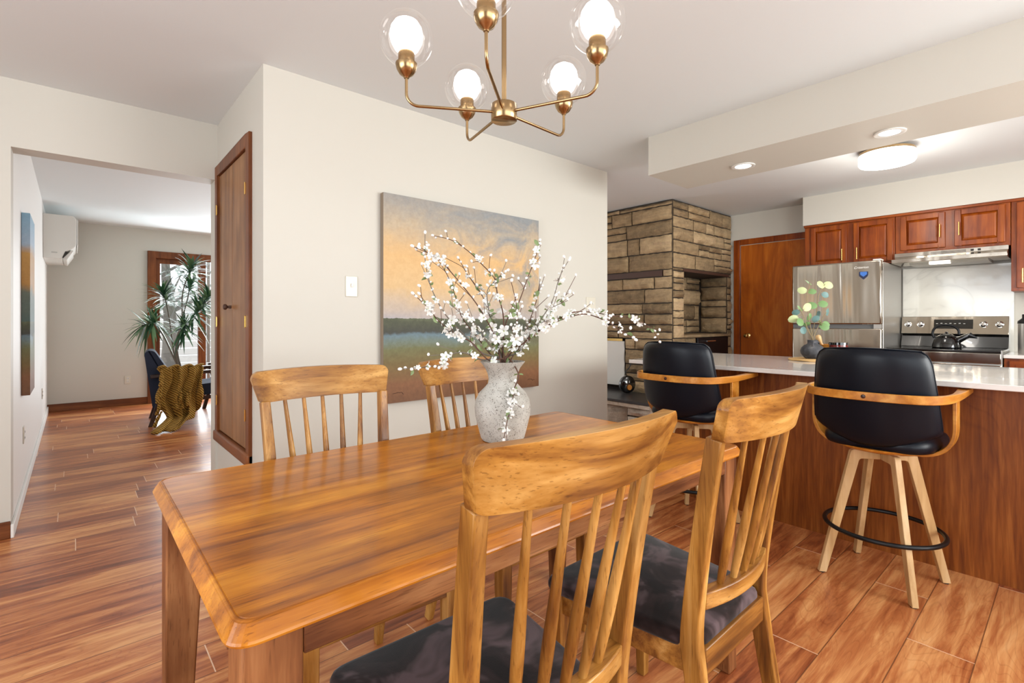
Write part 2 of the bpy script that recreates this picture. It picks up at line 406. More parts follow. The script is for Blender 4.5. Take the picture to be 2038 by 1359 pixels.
def canvas_mat(name, left=False):
    n = NT(name)
    g = n.n('ShaderNodeTexCoord').outputs['Generated']
    sp = n.n('ShaderNodeSeparateXYZ', {0: g}); z = sp.outputs[2]; x = sp.outputs[1 if left else 0]
    o = n.coords((1, 1, 1))
    a = n.noise(n.coords((1, 1, 2.2)), 2.6, 5, 0.6, 0.7).outputs[0]
    b = n.noise(o, 38, 4, 0.7).outputs[0]
    wz = n.math('ADD', z, n.math('MULTIPLY', n.math('SUBTRACT', a, 0.5), 0.16))
    land = n.ramp(n.math('ADD', n.math('ADD', z, n.math('MULTIPLY', n.math('SUBTRACT', a, 0.5), 0.07)), n.math('MULTIPLY', n.math('SUBTRACT', b, 0.5), 0.03)), [
        (0.0, srgb(110, 74, 48)), (0.09, srgb(126, 84, 52)), (0.17, srgb(112, 92, 50)), (0.25, srgb(104, 104, 66)),
        (0.285, srgb(104, 116, 104)), (0.318, srgb(98, 120, 130)), (0.333, srgb(58, 58, 50)), (0.385, srgb(70, 74, 52)),
        (0.415, srgb(92, 98, 72))])
    # the strip of water fades out to the right
    fade = n.ramp(x, [(0.45, (0, 0, 0, 1)), (0.75, (1, 1, 1, 1))])
    wat = n.ramp(z, [(0.24, (0, 0, 0, 1)), (0.27, (1, 1, 1, 1)), (0.33, (1, 1, 1, 1)), (0.345, (0, 0, 0, 1))])
    land = n.mix(n.math('MULTIPLY', n.math('MULTIPLY', fade, wat), 0.8), land, srgb(96, 92, 62))
    sky = n.ramp(wz, [(0.38, srgb(162, 158, 164)), (0.46, srgb(184, 166, 148)), (0.55, srgb(206, 172, 124)),
                      (0.72, srgb(208, 168, 114)), (0.86, srgb(182, 162, 134)), (1.0, srgb(150, 144, 136))])
    skyb = n.ramp(n.noise(n.coords((1, 1, 1.3)), 3.0, 5, 0.65, 1.2).outputs[0], [(0.40, (0, 0, 0, 1)), (0.60, (1, 1, 1, 1))])
    hi = n.math('MULTIPLY', skyb, n.ramp(n.math('ADD', n.math('MULTIPLY', z, 0.7), n.math('MULTIPLY', x, 0.45)), [(0.58, (0, 0, 0, 1)), (0.92, (1, 1, 1, 1))]))
    sky = n.mix(n.math('MULTIPLY', hi, 0.9), sky, srgb(128, 134, 138))
    if left:
        sky = n.ramp(wz, [(0.40, srgb(70, 90, 84)), (0.56, srgb(92, 100, 88)), (0.62, srgb(170, 124, 60)), (0.78, srgb(178, 134, 68)), (0.84, srgb(150, 170, 190)), (1.0, srgb(128, 166, 190))])
    edge = n.math('GREATER_THAN', n.math('ADD', z, n.math('MULTIPLY', n.math('SUBTRACT', b, 0.5), 0.012)), 0.405)
    c = n.mix(edge, land, sky)
    c = n.mix(0.22, c, n.ramp(b, [(0.3, (0.25, 0.22, 0.2, 1)), (0.7, (0.9, 0.86, 0.8, 1))]), 'SOFT_LIGHT')
    return n.set(color=c, rough=0.6, normal=n.bump(b, 0.3, 0.001)).m
M_CANVAS = canvas_mat('painted_canvas')
M_CANVASL = canvas_mat('painted_canvas_narrow', True)
M_CEDGE = paint('canvas_edge', srgb(132, 116, 98), 0.7, 0.3, 80)

M_PETAL = plain('white_petal', srgb(226, 225, 220), 0.6, sss=0.0, sheen=0.1)
M_STAMEN = plain('stamen', srgb(186, 190, 120), 0.6)
M_LEAF = plain('small_leaf', srgb(116, 134, 86), 0.55)
M_TWIG = paint('dark_twig', srgb(88, 58, 44), 0.7, 0.4, 200)
M_TWIGG = paint('grey_twig', srgb(112, 102, 92), 0.7, 0.4, 200)
def foliage(name, stops, rough=0.45):
    n = NT(name); r = n.n('ShaderNodeNewGeometry').outputs['Random Per Island']
    return n.set(color=n.ramp(r, stops), rough=rough).m
M_YUCCA = foliage('strap_leaves', [(0.0, srgb(22, 48, 34)), (0.5, srgb(48, 92, 60)), (1.0, srgb(128, 160, 116))])
M_EUC = [plain('sage_leaf', srgb(104, 136, 82), 0.5), plain('blue_leaf', srgb(92, 124, 120), 0.5), plain('pale_leaf', srgb(176, 184, 132), 0.5)]
M_KNIT = None
def knit():
    n = NT('mustard_knit'); v = n.coords()
    wv = n.n('ShaderNodeTexWave', {'Vector': n.coords((1, 0.3, 1)), 'Scale': 22.0, 'Distortion': 2.0, 'Detail': 2.0}, bands_direction='DIAGONAL').outputs[1]
    a = n.noise(v, 120, 3).outputs[0]
    c = n.ramp(n.math('ADD', n.math('MULTIPLY', wv, 0.7), n.math('MULTIPLY', a, 0.3)), [(0.2, srgb(116, 82, 22)), (0.5, srgb(164, 122, 44)), (0.8, srgb(192, 150, 68))])
    return n.set(color=c, rough=0.95, normal=n.bump(wv, 0.8, 0.012)).m
M_KNIT = knit()
def glass_mat(name='clear_glass', rough=0.0, tint=(1, 1, 1, 1), thin=True):
    """thin clear glass: mostly see-through, with mirror reflections that grow towards grazing angles"""
    n = NT(name); t = n.t; t.nodes.remove(n.b)
    fr = n.n('ShaderNodeLayerWeight', {'Blend': 0.30}).outputs['Facing']
    k = n.ramp(fr, [(0.0, (0.05, 0.05, 0.05, 1)), (0.5, (0.14, 0.14, 0.14, 1)), (0.9, (0.9, 0.9, 0.9, 1))])
    tr = n.n('ShaderNodeBsdfTransparent', {0: tint}); gl = n.n('ShaderNodeBsdfGlossy', {0: (1, 1, 1, 1), 'Roughness': 0.02})
    mx = n.n('ShaderNodeMixShader', {0: k, 1: tr.outputs[0], 2: gl.outputs[0]})
    t.links.new(mx.outputs[0], t.nodes['Material Output'].inputs[0])
    return n.m
M_GLASS = glass_mat()
def emis(name, col, strength):
    return NT(name).set(color=(0.9, 0.9, 0.9, 1), emit=col, emits=strength, rough=0.4).m
M_BULB = emis('frosted_bulb', (1.0, 0.97, 0.92, 1), 3.0)
M_DRUM = emis('lit_drum_diffuser', (1.0, 0.97, 0.93, 1), 3.2)
M_SPOT = emis('lit_downlight', (1.0, 0.97, 0.94, 1), 6.0)
M_HOODL = emis('hood_lamp', (1.0, 0.93, 0.8, 1), 2.2)

# ------------------------------------------------------------------ the room
CH = 2.51
struct(MB().box(-3, 6.6, -2.8, 9.0, -0.05, 0).build('floor', M_FLOOR))
struct(MB().box(-3, 6.6, -2.8, 9.0, CH, CH + 0.1).build('ceiling', M_CEIL))
def slab_with_holes(name, mat, axis, p0, p1, a0, a1, holes, z0=0.0, z1=CH):
    """a wall across `axis` between p0..p1, running a0..a1, with rectangular holes (b0,b1,zb,zt)"""
    m = MB(); cuts = sorted(set([a0, a1] + [h for q in holes for h in q[:2]]))
    for c0, c1 in zip(cuts, cuts[1:]):
        segs = [(z0, z1)]
        for b0, b1, zb, zt in holes:
            if b0 <= c0 + 1e-6 and b1 >= c1 - 1e-6:
                ns = []
                for s0, s1 in segs:
                    if zb > s0: ns.append((s0, min(zb, s1)))
                    if zt < s1: ns.append((max(zt, s0), s1))
                segs = ns
        for s0, s1 in segs:
            if axis == 'y': m.box(c0, c1, p0, p1, s0, s1)
            else: m.box(p0, p1, c0, c1, s0, s1)
    return struct(m.build(name, mat))
XL, YW, XC, YA = -0.257, 3.86, 0.735, 2.78
slab_with_holes('wall_hall', M_WALL, 'y', YW, YW + 0.15, -2.9, XC + 0.12, [(XL, 0.722, 0, 2.138)])
slab_with_holes('wall_left', M_WALLW, 'x', XL - 0.12, XL, YW + 0.15, 8.99, [])
slab_with_holes('wall_closet', M_WALL, 'x', XC, XC + 0.1, YA, YW, [(3.03, 3.84, 0.41, 2.19)])
slab_with_holes('wall_painting', M_WALL, 'y', YA, YA + 0.12, XC + 0.1, 3.57, [])
struct(MB().box(XC + 0.1, 1.75, YW, YW + 0.15, 0, CH).build('wall_closet_rear', M_WALL))
struct(MB().box(1.63, 1.75, YA + 0.12, YW, 0, CH).build('wall_closet_side', M_WALL))
slab_with_holes('wall_far', M_WALL, 'y', 8.87, 8.99, XL, 6.6, [(0.86, 2.95, 0.0, 2.12)])
slab_with_holes('wall_kitchen', M_WALL, 'x', 6.23, 6.35, -2.8, 4.2, [(2.03, 2.79, 0, 2.12)])
slab_with_holes('wall_right', M_WALL, 'y', -2.72, -2.6, -2.9, 6.35, [(-1.3, 2.4, 0.6, 2.3), (2.55, 4.75, 0.7, 2.25)])
slab_with_holes('wall_rear', M_WALL, 'x', -2.9, -2.78, -2.72, 3.86, [(-1.0, 2.2, 0.5, 2.25)])
slab_with_holes('wall_living_right', M_WALLW, 'x', 4.84, 4.96, 4.2, 8.87, [(5.2, 7.8, 0.6, 2.2)])
# kitchen soffit, dropped beam
struct(MB().box(5.88, 6.23, -2.6, 1.966, 2.205, CH).build('trim_1', M_WALL), 'cream soffit above the kitchen cabinets')
struct(MB().box(3.12, 3.66, -2.6, 2.06, 2.235, CH).build('trim_2', M_WALL), 'dropped ceiling beam above the island')
# skirting
struct(MB().box(XL, 0.86, 8.852, 8.87, 0, 0.10).build('baseboard_far', W_TR['x'], bevel=0.004))
struct(MB().box(-2.78, XL - 0.0, YW - 0.016, YW, 0, 0.092).build('baseboard_hall', W_TR['x'], bevel=0.004))
struct(MB().box(XL, XL + 0.014, YW - 0.016, 8.85, 0, 0.075).build('baseboard_left', M_WALLW, bevel=0.003))
struct(MB().box(XC + 0.0, 3.57, YA - 0.014, YA, 0, 0.09).build('baseboard_painting', W_TR['x'], bevel=0.004))

# sliding glass door of the living room
def sliding_door():
    fr = MB()
    fr.box(0.80, 0.90, 8.835, 8.93, 0, 2.20).box(2.90, 3.0, 8.835, 8.93, 0, 2.20).box(0.90, 2.90, 8.835, 8.93, 2.10, 2.20)
    f = struct(fr.build('window_1', W_TR['z'], bevel=0.004), 'wooden frame of the sliding glass door in the far wall')
    MB().box(0.90, 0.95, 8.88, 8.93, 0.02, 2.10).box(1.43, 1.53, 8.87, 8.94, 0.02, 2.10).box(0.95, 1.43, 8.88, 8.93, 2.03, 2.10).box(0.95, 1.43, 8.88, 8.93, 0.02, 0.12).build('sash', W_TR['z'], f, bevel=0.003)
    MB().box(0.95, 1.43, 8.90, 8.908, 0.12, 2.03).build('pane', M_GLASS, f)
    MB().box(1.53, 2.90, 8.92, 8.928, 0.05, 2.10).build('pane', M_GLASS, f)
    MB().box(1.55, 1.585, 8.872, 8.925, 0.0, 2.10).build('sliding_track', M_STEELS, f)
sliding_door()
# outdoors behind it
struct(MB().box(-6, 10, 9.0, 22, -0.12, -0.03).build('trim_3', paint('patio_concrete', srgb(214, 212, 208), 0.8)), 'pale patio ground outside the sliding door')
fence = MB()
for i in range(11): fence.box(-3, 8, 14.0, 14.03, 0.05 + i * 0.17, 0.205 + i * 0.17)
for x in (-2, 0.2, 2.4, 4.6): fence.box(x, x + 0.09, 14.03, 14.12, -0.03, 1.9)
tag(fence.build('garden_fence', plain('pale_fence_board', srgb(206, 200, 194), 0.8)), 'pale horizontal board fence outside the sliding door', 'fence')
def garden_tree(x, y, h, seed):
    rnd = random.Random(seed)
    t = thing('garden_tree', 'bare grey tree trunk and branches seen through the sliding door', 'tree', (x, y, -0.03))
    m = MB(); m.tube(spline([(0, 0, 0), (0.03, 0, h * 0.35), (-0.05, 0, h * 0.7), (0.05, 0, h)], 4), [0.16 - 0.011 * i for i in range(13)], 10)
    m.build('trunk', paint('grey_bark', srgb(104, 98, 90), 0.9, 0.8, 30), t, smooth=True)
    b = MB()
    for k in range(26):
        z0 = h * (0.25 + 0.7 * rnd.random()); a = rnd.random() * 2 * PI; L = 0.5 + 0.8 * rnd.random()
        d = Vector((math.cos(a) * L, math.sin(a) * L * 0.5, 0.5 * L))
        p = Vector((0, 0, z0)); b.tube([p, p + d * 0.5 + Vector((0, 0, 0.05)), p + d], [0.03, 0.02, 0.008], 6)
    b.build('branches', paint('twig_bark', srgb(120, 116, 110), 0.9), t)
    f = MB()
    for k in range(420):
        a = rnd.random() * 2 * PI; r = 1.2 * math.sqrt(rnd.random()); z = h * (0.45 + 0.6 * rnd.random())
        c = Vector((r * math.cos(a), r * math.sin(a) * 0.6, z)); u = Vector((rnd.uniform(-1, 1), rnd.uniform(-1, 1), rnd.uniform(-1, 1))).normalized() * 0.07
        v = u.orthogonal().normalized() * 0.045
        f.quad(c - u, c + v, c + u, c - v)
    f.build('foliage', foliage('grey_leaves', [(0, srgb(96, 106, 96)), (1, srgb(168, 176, 168))], 0.8), t)['kind'] = 'stuff'
garden_tree(1.45, 12.2, 3.4, 3)

# ------------------------------------------------------------------ closet with bifold door
def closet():
    c = MB(); X = XC
    c.box(X - 0.018, X + 0.03, 2.99, 3.06, 0.40, 2.22).box(X - 0.018, X + 0.03, 3.79, 3.858, 0.40, 2.22)
    c.box(X - 0.018, X + 0.03, 3.06, 3.79, 2.15, 2.22)
    d = struct(c.build('door_1', W_TR['z'], bevel=0.004), 'brown casing of the raised closet')
    MB().box(X - 0.03, X + 0.04, 2.99, 3.858, 0.385, 0.455).build('sill', W_TR['y'], d, bevel=0.012, seg=3)
    for y0, y1 in ((3.065, 3.424), (3.428, 3.785)):
        MB().box(X - 0.004, X + 0.022, y0, y1, 0.46, 2.145).build('door_panel', W_CD['z'], d, bevel=0.003)
    k = MB(); m = Matrix.Translation((X - 0.004, 3.46, 1.27)) @ Matrix.Rotation(-PI / 2, 4, 'Y')
    k.lathe([(0.009, 0), (0.009, 0.012), (0.007, 0.018), (0.016, 0.026), (0.018, 0.034), (0.014, 0.042), (0.001, 0.045)], n=16, m=m)
    k.build('knob', M_IRON, d, smooth=True)
    for z in (0.66, 1.18, 1.92):
        for y in (3.79, 3.06):
            h = MB(); h.box(X - 0.0205, X - 0.017, y - 0.007, y + 0.007, z - 0.03, z + 0.03)
            h.tube([(X - 0.021, y, z - 0.034), (X - 0.021, y, z + 0.034)], 0.003, 8)
            h.build('hinge', M_BRASSP, d)
closet()

# wall fittings
def outlet(loc, rz, label):
    o = thing('outlet_plate', label, 'outlet', loc, rz)
    MB().box(-0.035, 0.035, -0.006, 0, -0.057, 0.057).build('plate', M_WPLATE, o, bevel=0.002)
    for dz in (-0.02, 0.02):
        MB().box(-0.014, 0.014, -0.009, -0.004, dz - 0.014, dz + 0.014).build('socket', M_WHITE, o, bevel=0.003)
        s = MB(); s.box(-0.008, -0.005, -0.010, -0.008, dz - 0.006, dz + 0.006).box(0.005, 0.008, -0.010, -0.008, dz - 0.006, dz + 0.006)
        s.build('slot', M_DARKSLOT, o)
outlet((0.576, 8.87, 0.36), 0, 'cream outlet low on the far living room wall beside the armchair')
outlet((XL, 4.75, 0.41), PI / 2, 'outlet low on the white left wall under the narrow canvas')
outlet((XL, 7.43, 0.40), PI / 2, 'outlet far down the white left wall below the air conditioner')
def switch(loc, n, label, dark=False):
    o = thing('light_switch', label, 'light switch', loc)
    wd = 0.06 if n == 2 else 0.036
    MB().box(-wd, wd, -0.006, 0, -0.06, 0.06).build('plate', M_WPLATE, o, bevel=0.003)
    for i in range(n):
        x = 0 if n == 1 else (-0.023 + 0.046 * i)
        MB().box(x - 0.005, x + 0.005, -0.016, -0.004, -0.004, 0.016).build('toggle', M_WHITE, o, bevel=0.002)
switch((1.206, YA, 1.383), 1, 'cream light switch left of the large painting')
switch((3.34, YA, 1.33), 2, 'cream double light switch near the right end of the painting wall')

# ------------------------------------------------------------------ large painting, narrow canvas
def painting():
    p = thing('landscape_painting', 'large square abstract landscape canvas with peach sky over dark green shore', 'painting', (2.03, YA, 1.32))
    x, z = 0.645, 0.632
    MB().box(-x, x, -0.043, -0.004, -z, z).build('canvas_edge', M_CEDGE, p, bevel=0.003)
    MB().box(-x + 0.001, x - 0.001, -0.0445, -0.042, -z + 0.001, z - 0.001).build('canvas', M_CANVAS, p)
    rnd = random.Random(5); dk = plain('dark_paint', srgb(60, 36, 24), 0.6)
    for x0 in (-0.585, 0.53):
        sg = MB()
        pts = [(x0 + i * 0.012, -0.0452, -z + 0.055 + rnd.uniform(-0.008, 0.008)) for i in range(7)]
        sg.tube(spline(pts, 3), 0.0012, 5)
        sg.build('signature', dk, p)
painting()
c = MB().box(0, 0.042, -0.0, 0.50, -0.6, 0.6).build('narrow_canvas', M_CANVASL, bevel=0.003)
c.location = (XL + 0.001, 4.57, 1.295); tag(c, 'narrow-looking blue and ochre canvas seen edge-on on the white left wall', 'painting')

# ------------------------------------------------------------------ air conditioner
def aircon():
    a = thing('air_conditioner', 'white wall-mounted split air conditioner high on the left wall', 'air conditioner', (XL, 7.68, 1.90))
    prof = rounded([(0, 0.0), (0.16, 0.0), (0.19, 0.08), (0.285, 0.15), (0.285, 0.46), (0.26, 0.50), (0, 0.50)], [0, 0.01, 0.01, 0.04, 0.02, 0.02, 0], 4)
    MB().prism([(x, z) for x, z in prof], 0, 0.92, 'y').build('housing', M_WHITE, a, bevel=0.006)
    MB().prism([(0.287, 0.16), (0.297, 0.165), (0.297, 0.45), (0.287, 0.47)], 0.015, 0.905, 'y').build('front_panel', M_WHITE, a, bevel=0.003)
    MB().prism([(0.165, 0.005), (0.20, -0.01), (0.26, 0.10), (0.245, 0.11)], 0.03, 0.89, 'y').build('louvre', M_WHITE, a, bevel=0.003)
    MB().prism([(0.162, 0.01), (0.172, 0.008), (0.20, 0.085), (0.188, 0.085)], -0.003, 0.01, 'y').build('vent_slot', M_DARKSLOT, a)
    MB().box(0.07, 0.12, -0.003, 0, 0.06, 0.075).build('badge', M_STEELS, a)
aircon()

# ------------------------------------------------------------------ dining table
def dining_table():
    x0, x1, y0, y1 = 0.155, 1.722, 0.752, 1.638
    t = thing('dining_table', 'honey brown wooden dining table with glossy top in the foreground', 'table', ((x0 + x1) / 2, (y0 + y1) / 2, 0))
    hx, hy = (x1 - x0) / 2, (y1 - y0) / 2
    def outline(ins, r, z):
        return [(a, b, z) for a, b in rounded([(-hx + ins, -hy + ins), (hx - ins, -hy + ins), (hx - ins, hy - ins), (-hx + ins, hy - ins)], r, 8)]
    m = MB()
    m.rings([outline(0.035, 0.03, 0.728), outline(0.006, 0.042, 0.7285), outline(0.0015, 0.043, 0.731), outline(0.0, 0.044, 0.735), outline(0.0015, 0.043, 0.7385),
             outline(0.013, 0.036, 0.7575), outline(0.0145, 0.035, 0.7582), outline(0.016, 0.034, 0.7595), outline(0.018, 0.033, 0.76), outline(0.0188, 0.033, 0.7586), outline(0.0206, 0.033, 0.7586), outline(0.0214, 0.033, 0.76)])
    m.build('table_top', W_TB['x'], t, bevel=0)
    L = 0.085
    for sx in (-1, 1):
        for sy in (-1, 1):
            cx, cy = sx * (hx - 0.022 - L / 2), sy * (hy - 0.022 - L / 2)
            ox, oy = sx * (L / 2), sy * (L / 2)   # outer corner stays straight, the inner faces taper
            def ring(k, z):
                return [(cx + ox - sx * a, cy + oy - sy * b, z) for a, b in ((0, 0), (k, 0), (k, k), (0, k))]
            MB().rings([ring(0.055, 0), ring(L, 0.62), ring(L, 0.728)]).build('leg', W_TL['z'], t, bevel=0.004)
    a = 0.032
    for sy in (-1, 1):
        MB().box(-hx + 0.022 + L, hx - 0.022 - L, sy * (hy - a) - 0.011, sy * (hy - a) + 0.011, 0.678, 0.728).build('apron', W_TL['x'], t, bevel=0.002)
    for sx in (-1, 1):
        MB().box(sx * (hx - a) - 0.011, sx * (hx - a) + 0.011, -hy + 0.022 + L, hy - 0.022 - L, 0.678, 0.728).build('apron', W_TL['y'], t, bevel=0.002)
dining_table()

# ------------------------------------------------------------------ dining chairs
def cushion_rings(out, z0, z1, dome=0.012, edge=0.014):
    """stuffed pad over a 2-D outline"""
    cx = sum(p[0] for p in out) / len(out); cy = sum(p[1] for p in out) / len(out)
    def sc_r(ins, z):
        r = []
        for a, b in out:
            d = math.hypot(a - cx, b - cy); k = max(0.0, (d - ins) / d)
            r.append((cx + (a - cx) * k, cy + (b - cy) * k, z))
        return r
    def sc_k(k, z): return [(cx + (a - cx) * k, cy + (b - cy) * k, z) for a, b in out]
    h = z1 - z0
    return [sc_r(edge, z0), sc_r(edge * 0.3, z0 + h * 0.10), sc_r(0, z0 + h * 0.35), sc_r(0.0005, z0 + h * 0.6), sc_r(edge * 0.35, z0 + h * 0.85), sc_r(edge * 0.9, z0 + h * 0.97),
            sc_r(edge * 1.6, z1), sc_k(0.8, z1 + dome * 0.35), sc_k(0.6, z1 + dome * 0.7), sc_k(0.3, z1 + dome * 0.95), sc_k(0.01, z1 + dome)]
def make_chair(label):
    t = thing('dining_chair', label, 'chair', group='wooden spindle-back chairs around the dining table')
    # bowed top rail: front face at y+th, rear face bulging backwards
    def bow(x, half, depth): return -depth * (1 - (x / half) ** 2)
    m = MB(); N = 24; cols = []
    us = [-1, -0.998, -0.99, -0.975, -0.955, -0.93, -0.90]; us = us + [-0.8 + 0.1 * k for k in range(17)] + [-a for a in reversed(us)]
    for u in us:
        e = max(0.0, (abs(u) - 0.90) / 0.10)
        dz = 0.024 * (1 - math.sqrt(max(0.0, 1 - e * e)))          # rounded upper corners
        db = 0.008 * (1 - math.sqrt(max(0.0, 1 - e * e)))
        zt, zb = 1.018 - dz, 0.922 + db
        xt, xb = 0.231 * u, 0.213 * u
        arch = 0.006 * (1 - u * u)
        yt = -0.296 + bow(u, 1, 0.052); yb = -0.276 + bow(u, 1, 0.047)
        th = 0.026
        cols.append([(xb, yb, zb), (xt, yt, zt + arch), (xt, yt + th, zt + arch), (xb, yb + th, zb)])
    m.rings(cols)
    m.build('top_rail', W_CH['x'], t, bevel=0.005, seg=3)
    # back posts, one piece with the rear legs
    for s in (-1, 1):
        P = [(0.192, -0.292, 0.0), (0.184, -0.245, 0.20), (0.180, -0.214, 0.40), (0.180, -0.208, 0.46), (0.183, -0.218, 0.57), (0.190, -0.245, 0.76), (0.198, -0.273, 0.928)]
        P = spline(P, 4)
        def pf(k, w0=0.0165, d0=0.0225):
            g = 0.72 + 0.28 * math.sin(min(1.0, max(0.0, k * 1.15)) * PI) if k < 0.45 else 1.0 - 0.22 * (k - 0.45) / 0.55
            return [(-w0 * g, -d0 * g), (w0 * g, -d0 * g), (w0 * g, d0 * g), (-w0 * g, d0 * g)]
        m = MB(); m.sweep([(s * p.x, p.y + 0.02, p.z) for p in P], pf, ref=(0, 1, 0))
        m.build('leg', W_CH['z'], t, bevel=0.003)
    # lower back rail, bowed like the top one
    m = MB(); cols = []
    for i in range(13):
        u = -1 + i / 6; x = 0.170 * u; y = -0.216 + bow(u, 1, 0.028)
        cols.append([(x, y, 0.528), (x, y - 0.002, 0.568), (x, y + 0.030, 0.568), (x, y + 0.032, 0.528)])
    m.rings(cols).build('lower_back_rail', W_CH['x'], t, bevel=0.003)
    for i in range(5):
        u = -0.66 + 0.33 * i
        a = Vector((0.150 * u, -0.201 + bow(u, 1, 0.026), 0.562)); b = Vector((0.192 * u * 1.02, -0.262 + bow(u, 1, 0.045), 0.926))
        pts = [a.lerp(b, k / 10) for k in range(11)]
        rs = [0.0080, 0.0095, 0.0105, 0.0108, 0.0104, 0.0096, 0.0088, 0.0080, 0.0072, 0.0066, 0.0062]
        MB().tube(pts, rs, 12).build('spindle', W_CH['z'], t, smooth=True)
    # seat frame
    f = MB()
    f.box(-0.162, 0.162, -0.214, -0.190, 0.372, 0.436)
    f.box(-0.200, 0.200, 0.188, 0.210, 0.372, 0.436)
    for s in (-1, 1):
        p = [(s * 0.152, -0.20), (s * 0.178, -0.20), (s * 0.222, 0.20), (s * 0.198, 0.20)]
        if s < 0: p.reverse()
        f.prism(p, 0.372, 0.436, 'z')
    f.build('seat_frame', W_CH['x'], t, bevel=0.003)
    for s in (-1, 1):
        def ring(k, z, dx=0): return [(s * (0.205 + dx) + a * k, 0.192 + b * k, z) for a, b in ((-1, -1), (1, -1), (1, 1), (-1, 1))]
        MB().rings([ring(0.0145, 0), ring(0.021, 0.30), ring(0.022, 0.434)]).build('leg', W_CH['z'], t, bevel=0.003)
    out = rounded([(-0.158, -0.205), (0.158, -0.205), (0.162, -0.165), (0.190, -0.160), (0.240, 0.232), (-0.240, 0.232), (-0.190, -0.160), (-0.162, -0.165)],
                  [0.02, 0.02, 0.01, 0.015, 0.05, 0.05, 0.015, 0.01], 5)
    MB().rings(cushion_rings(out, 0.425, 0.462, 0.016)).build('seat_cushion', M_VELVET, t, smooth=True)
    return t
ch = make_chair('wooden spindle-back chair nearest the viewer, its back filling the lower centre')
ch.location = (0.618, 0.795, 0); ch.rotation_euler = (0, 0, -0.028)
dup(ch, (1.237, 0.777, 0), 0.019, 'wooden spindle-back chair on the near side of the table, closer to the bar stools')
dup(ch, (0.645, 1.442, 0), 3.114, 'spindle-back chair across the table, left of the painting beside the closet')
dup(ch, (1.262, 1.447, 0), 3.16, 'spindle-back chair across the table, in front of the painting behind the vase')

# ------------------------------------------------------------------ vase with blossom branches
VC = Vector((1.150, 1.360, 0.7612))
def big_vase():
    prof = [(0.045, 0.0), (0.072, 0.001), (0.078, 0.010), (0.086, 0.04), (0.097, 0.085), (0.100, 0.115), (0.096, 0.142), (0.082, 0.168), (0.064, 0.186), (0.053, 0.198), (0.050, 0.214),
            (0.053, 0.232), (0.062, 0.254), (0.078, 0.274), (0.080, 0.277), (0.077, 0.278), (0.060, 0.256), (0.048, 0.232), (0.045, 0.214), (0.048, 0.199), (0.060, 0.180), (0.030, 0.12), (0.001, 0.11)]
    o = MB().lathe(prof, n=48).build('vase', M_CERAMIC, smooth=True)
    o.location = VC; tag(o, 'tall speckled grey stoneware vase on the dining table', 'vase')
big_vase()
def petal_flower(name, rnd, size=0.017, open_=0.35):
    m = MB()
    for k in range(5):
        a = 2 * PI * k / 5 + rnd.uniform(-0.12, 0.12); R = Matrix.Rotation(a, 4, 'Z'); L = size * rnd.uniform(0.9, 1.1)
        rows = []
        for (d, wd) in ((0.08, 0.09), (0.35, 0.24), (0.6, 0.34), (0.82, 0.24), (1.0, 0.02)):
            z = L * (open_ * math.sin(d * 1.9) + 0.12 * math.sin(d * 7 + k))
            rows.append([m.bm.verts.new(R @ Vector((L * d, s_ * wd * L, z + (0.10 * L * abs(s_) * math.sin(d * 3))))) for s_ in (-1, 0, 1)])
        for r0, r1 in zip(rows, rows[1:]):
            for j in range(2): m.bm.faces.new([r0[j], r0[j + 1], r1[j + 1], r1[j]])
    m.sphere((0, 0, size * 0.12), size * 0.13, 6)
    return m
FRND = random.Random(11)
def proto_mesh(mb, name, mats, idx=None):
    bmesh.ops.recalc_face_normals(mb.bm, faces=mb.bm.faces[:])
    me = bpy.data.meshes.new(name); mb.bm.to_mesh(me); mb.bm.free()
    for q in mats: me.materials.append(q)
    for p in me.polygons: p.use_smooth = True
    return me
FL = []
for k in range(4):
    fm = petal_flower('f', FRND, 0.0160 + 0.0016 * k, 0.22 + 0.16 * k)
    nf = len(fm.bm.faces); me = proto_mesh(fm, 'blossom', [M_PETAL, M_STAMEN])
    for p in me.polygons[5 * 8:]: p.material_index = 1
    FL.append(me)
BUD = proto_mesh(MB().sphere((0, 0, 0.005), 0.0042, 8, (1, 1, 1.35)), 'bud', [M_PETAL])
def leaf_mb(L, W, n=5, curl=0.25):
    m = MB(); rows = []
    for i in range(n + 1):
        d = i / n; wd = W * math.sin(PI * min(1, d * 0.97 + 0.02)) ** 0.8
        rows.append([m.bm.verts.new((L * d, s_ * wd / 2, L * curl * math.sin(d * 2.4) - abs(s_) * -0.12 * W)) for s_ in (-1, 0, 1)])
    for r0, r1 in zip(rows, rows[1:]):
        for j in range(2): m.bm.faces.new([r0[j], r0[j + 1], r1[j + 1], r1[j]])
    return m
LEAF = proto_mesh(leaf_mb(0.026, 0.014), 'leaf', [M_LEAF])
def inst(name, me, loc, direction, parent, rnd, s=1.0):
    o = bpy.data.objects.new(name, me); COL.objects.link(o); o.parent = parent
    q = Vector(direction).normalized().to_track_quat('Z', 'Y')
    o.rotation_mode = 'QUATERNION'
    o.rotation_quaternion = q @ Matrix.Rotation(rnd.uniform(0, 2 * PI), 3, 'Z').to_quaternion()
    o.location = loc; o.scale = (s, s, s); return o
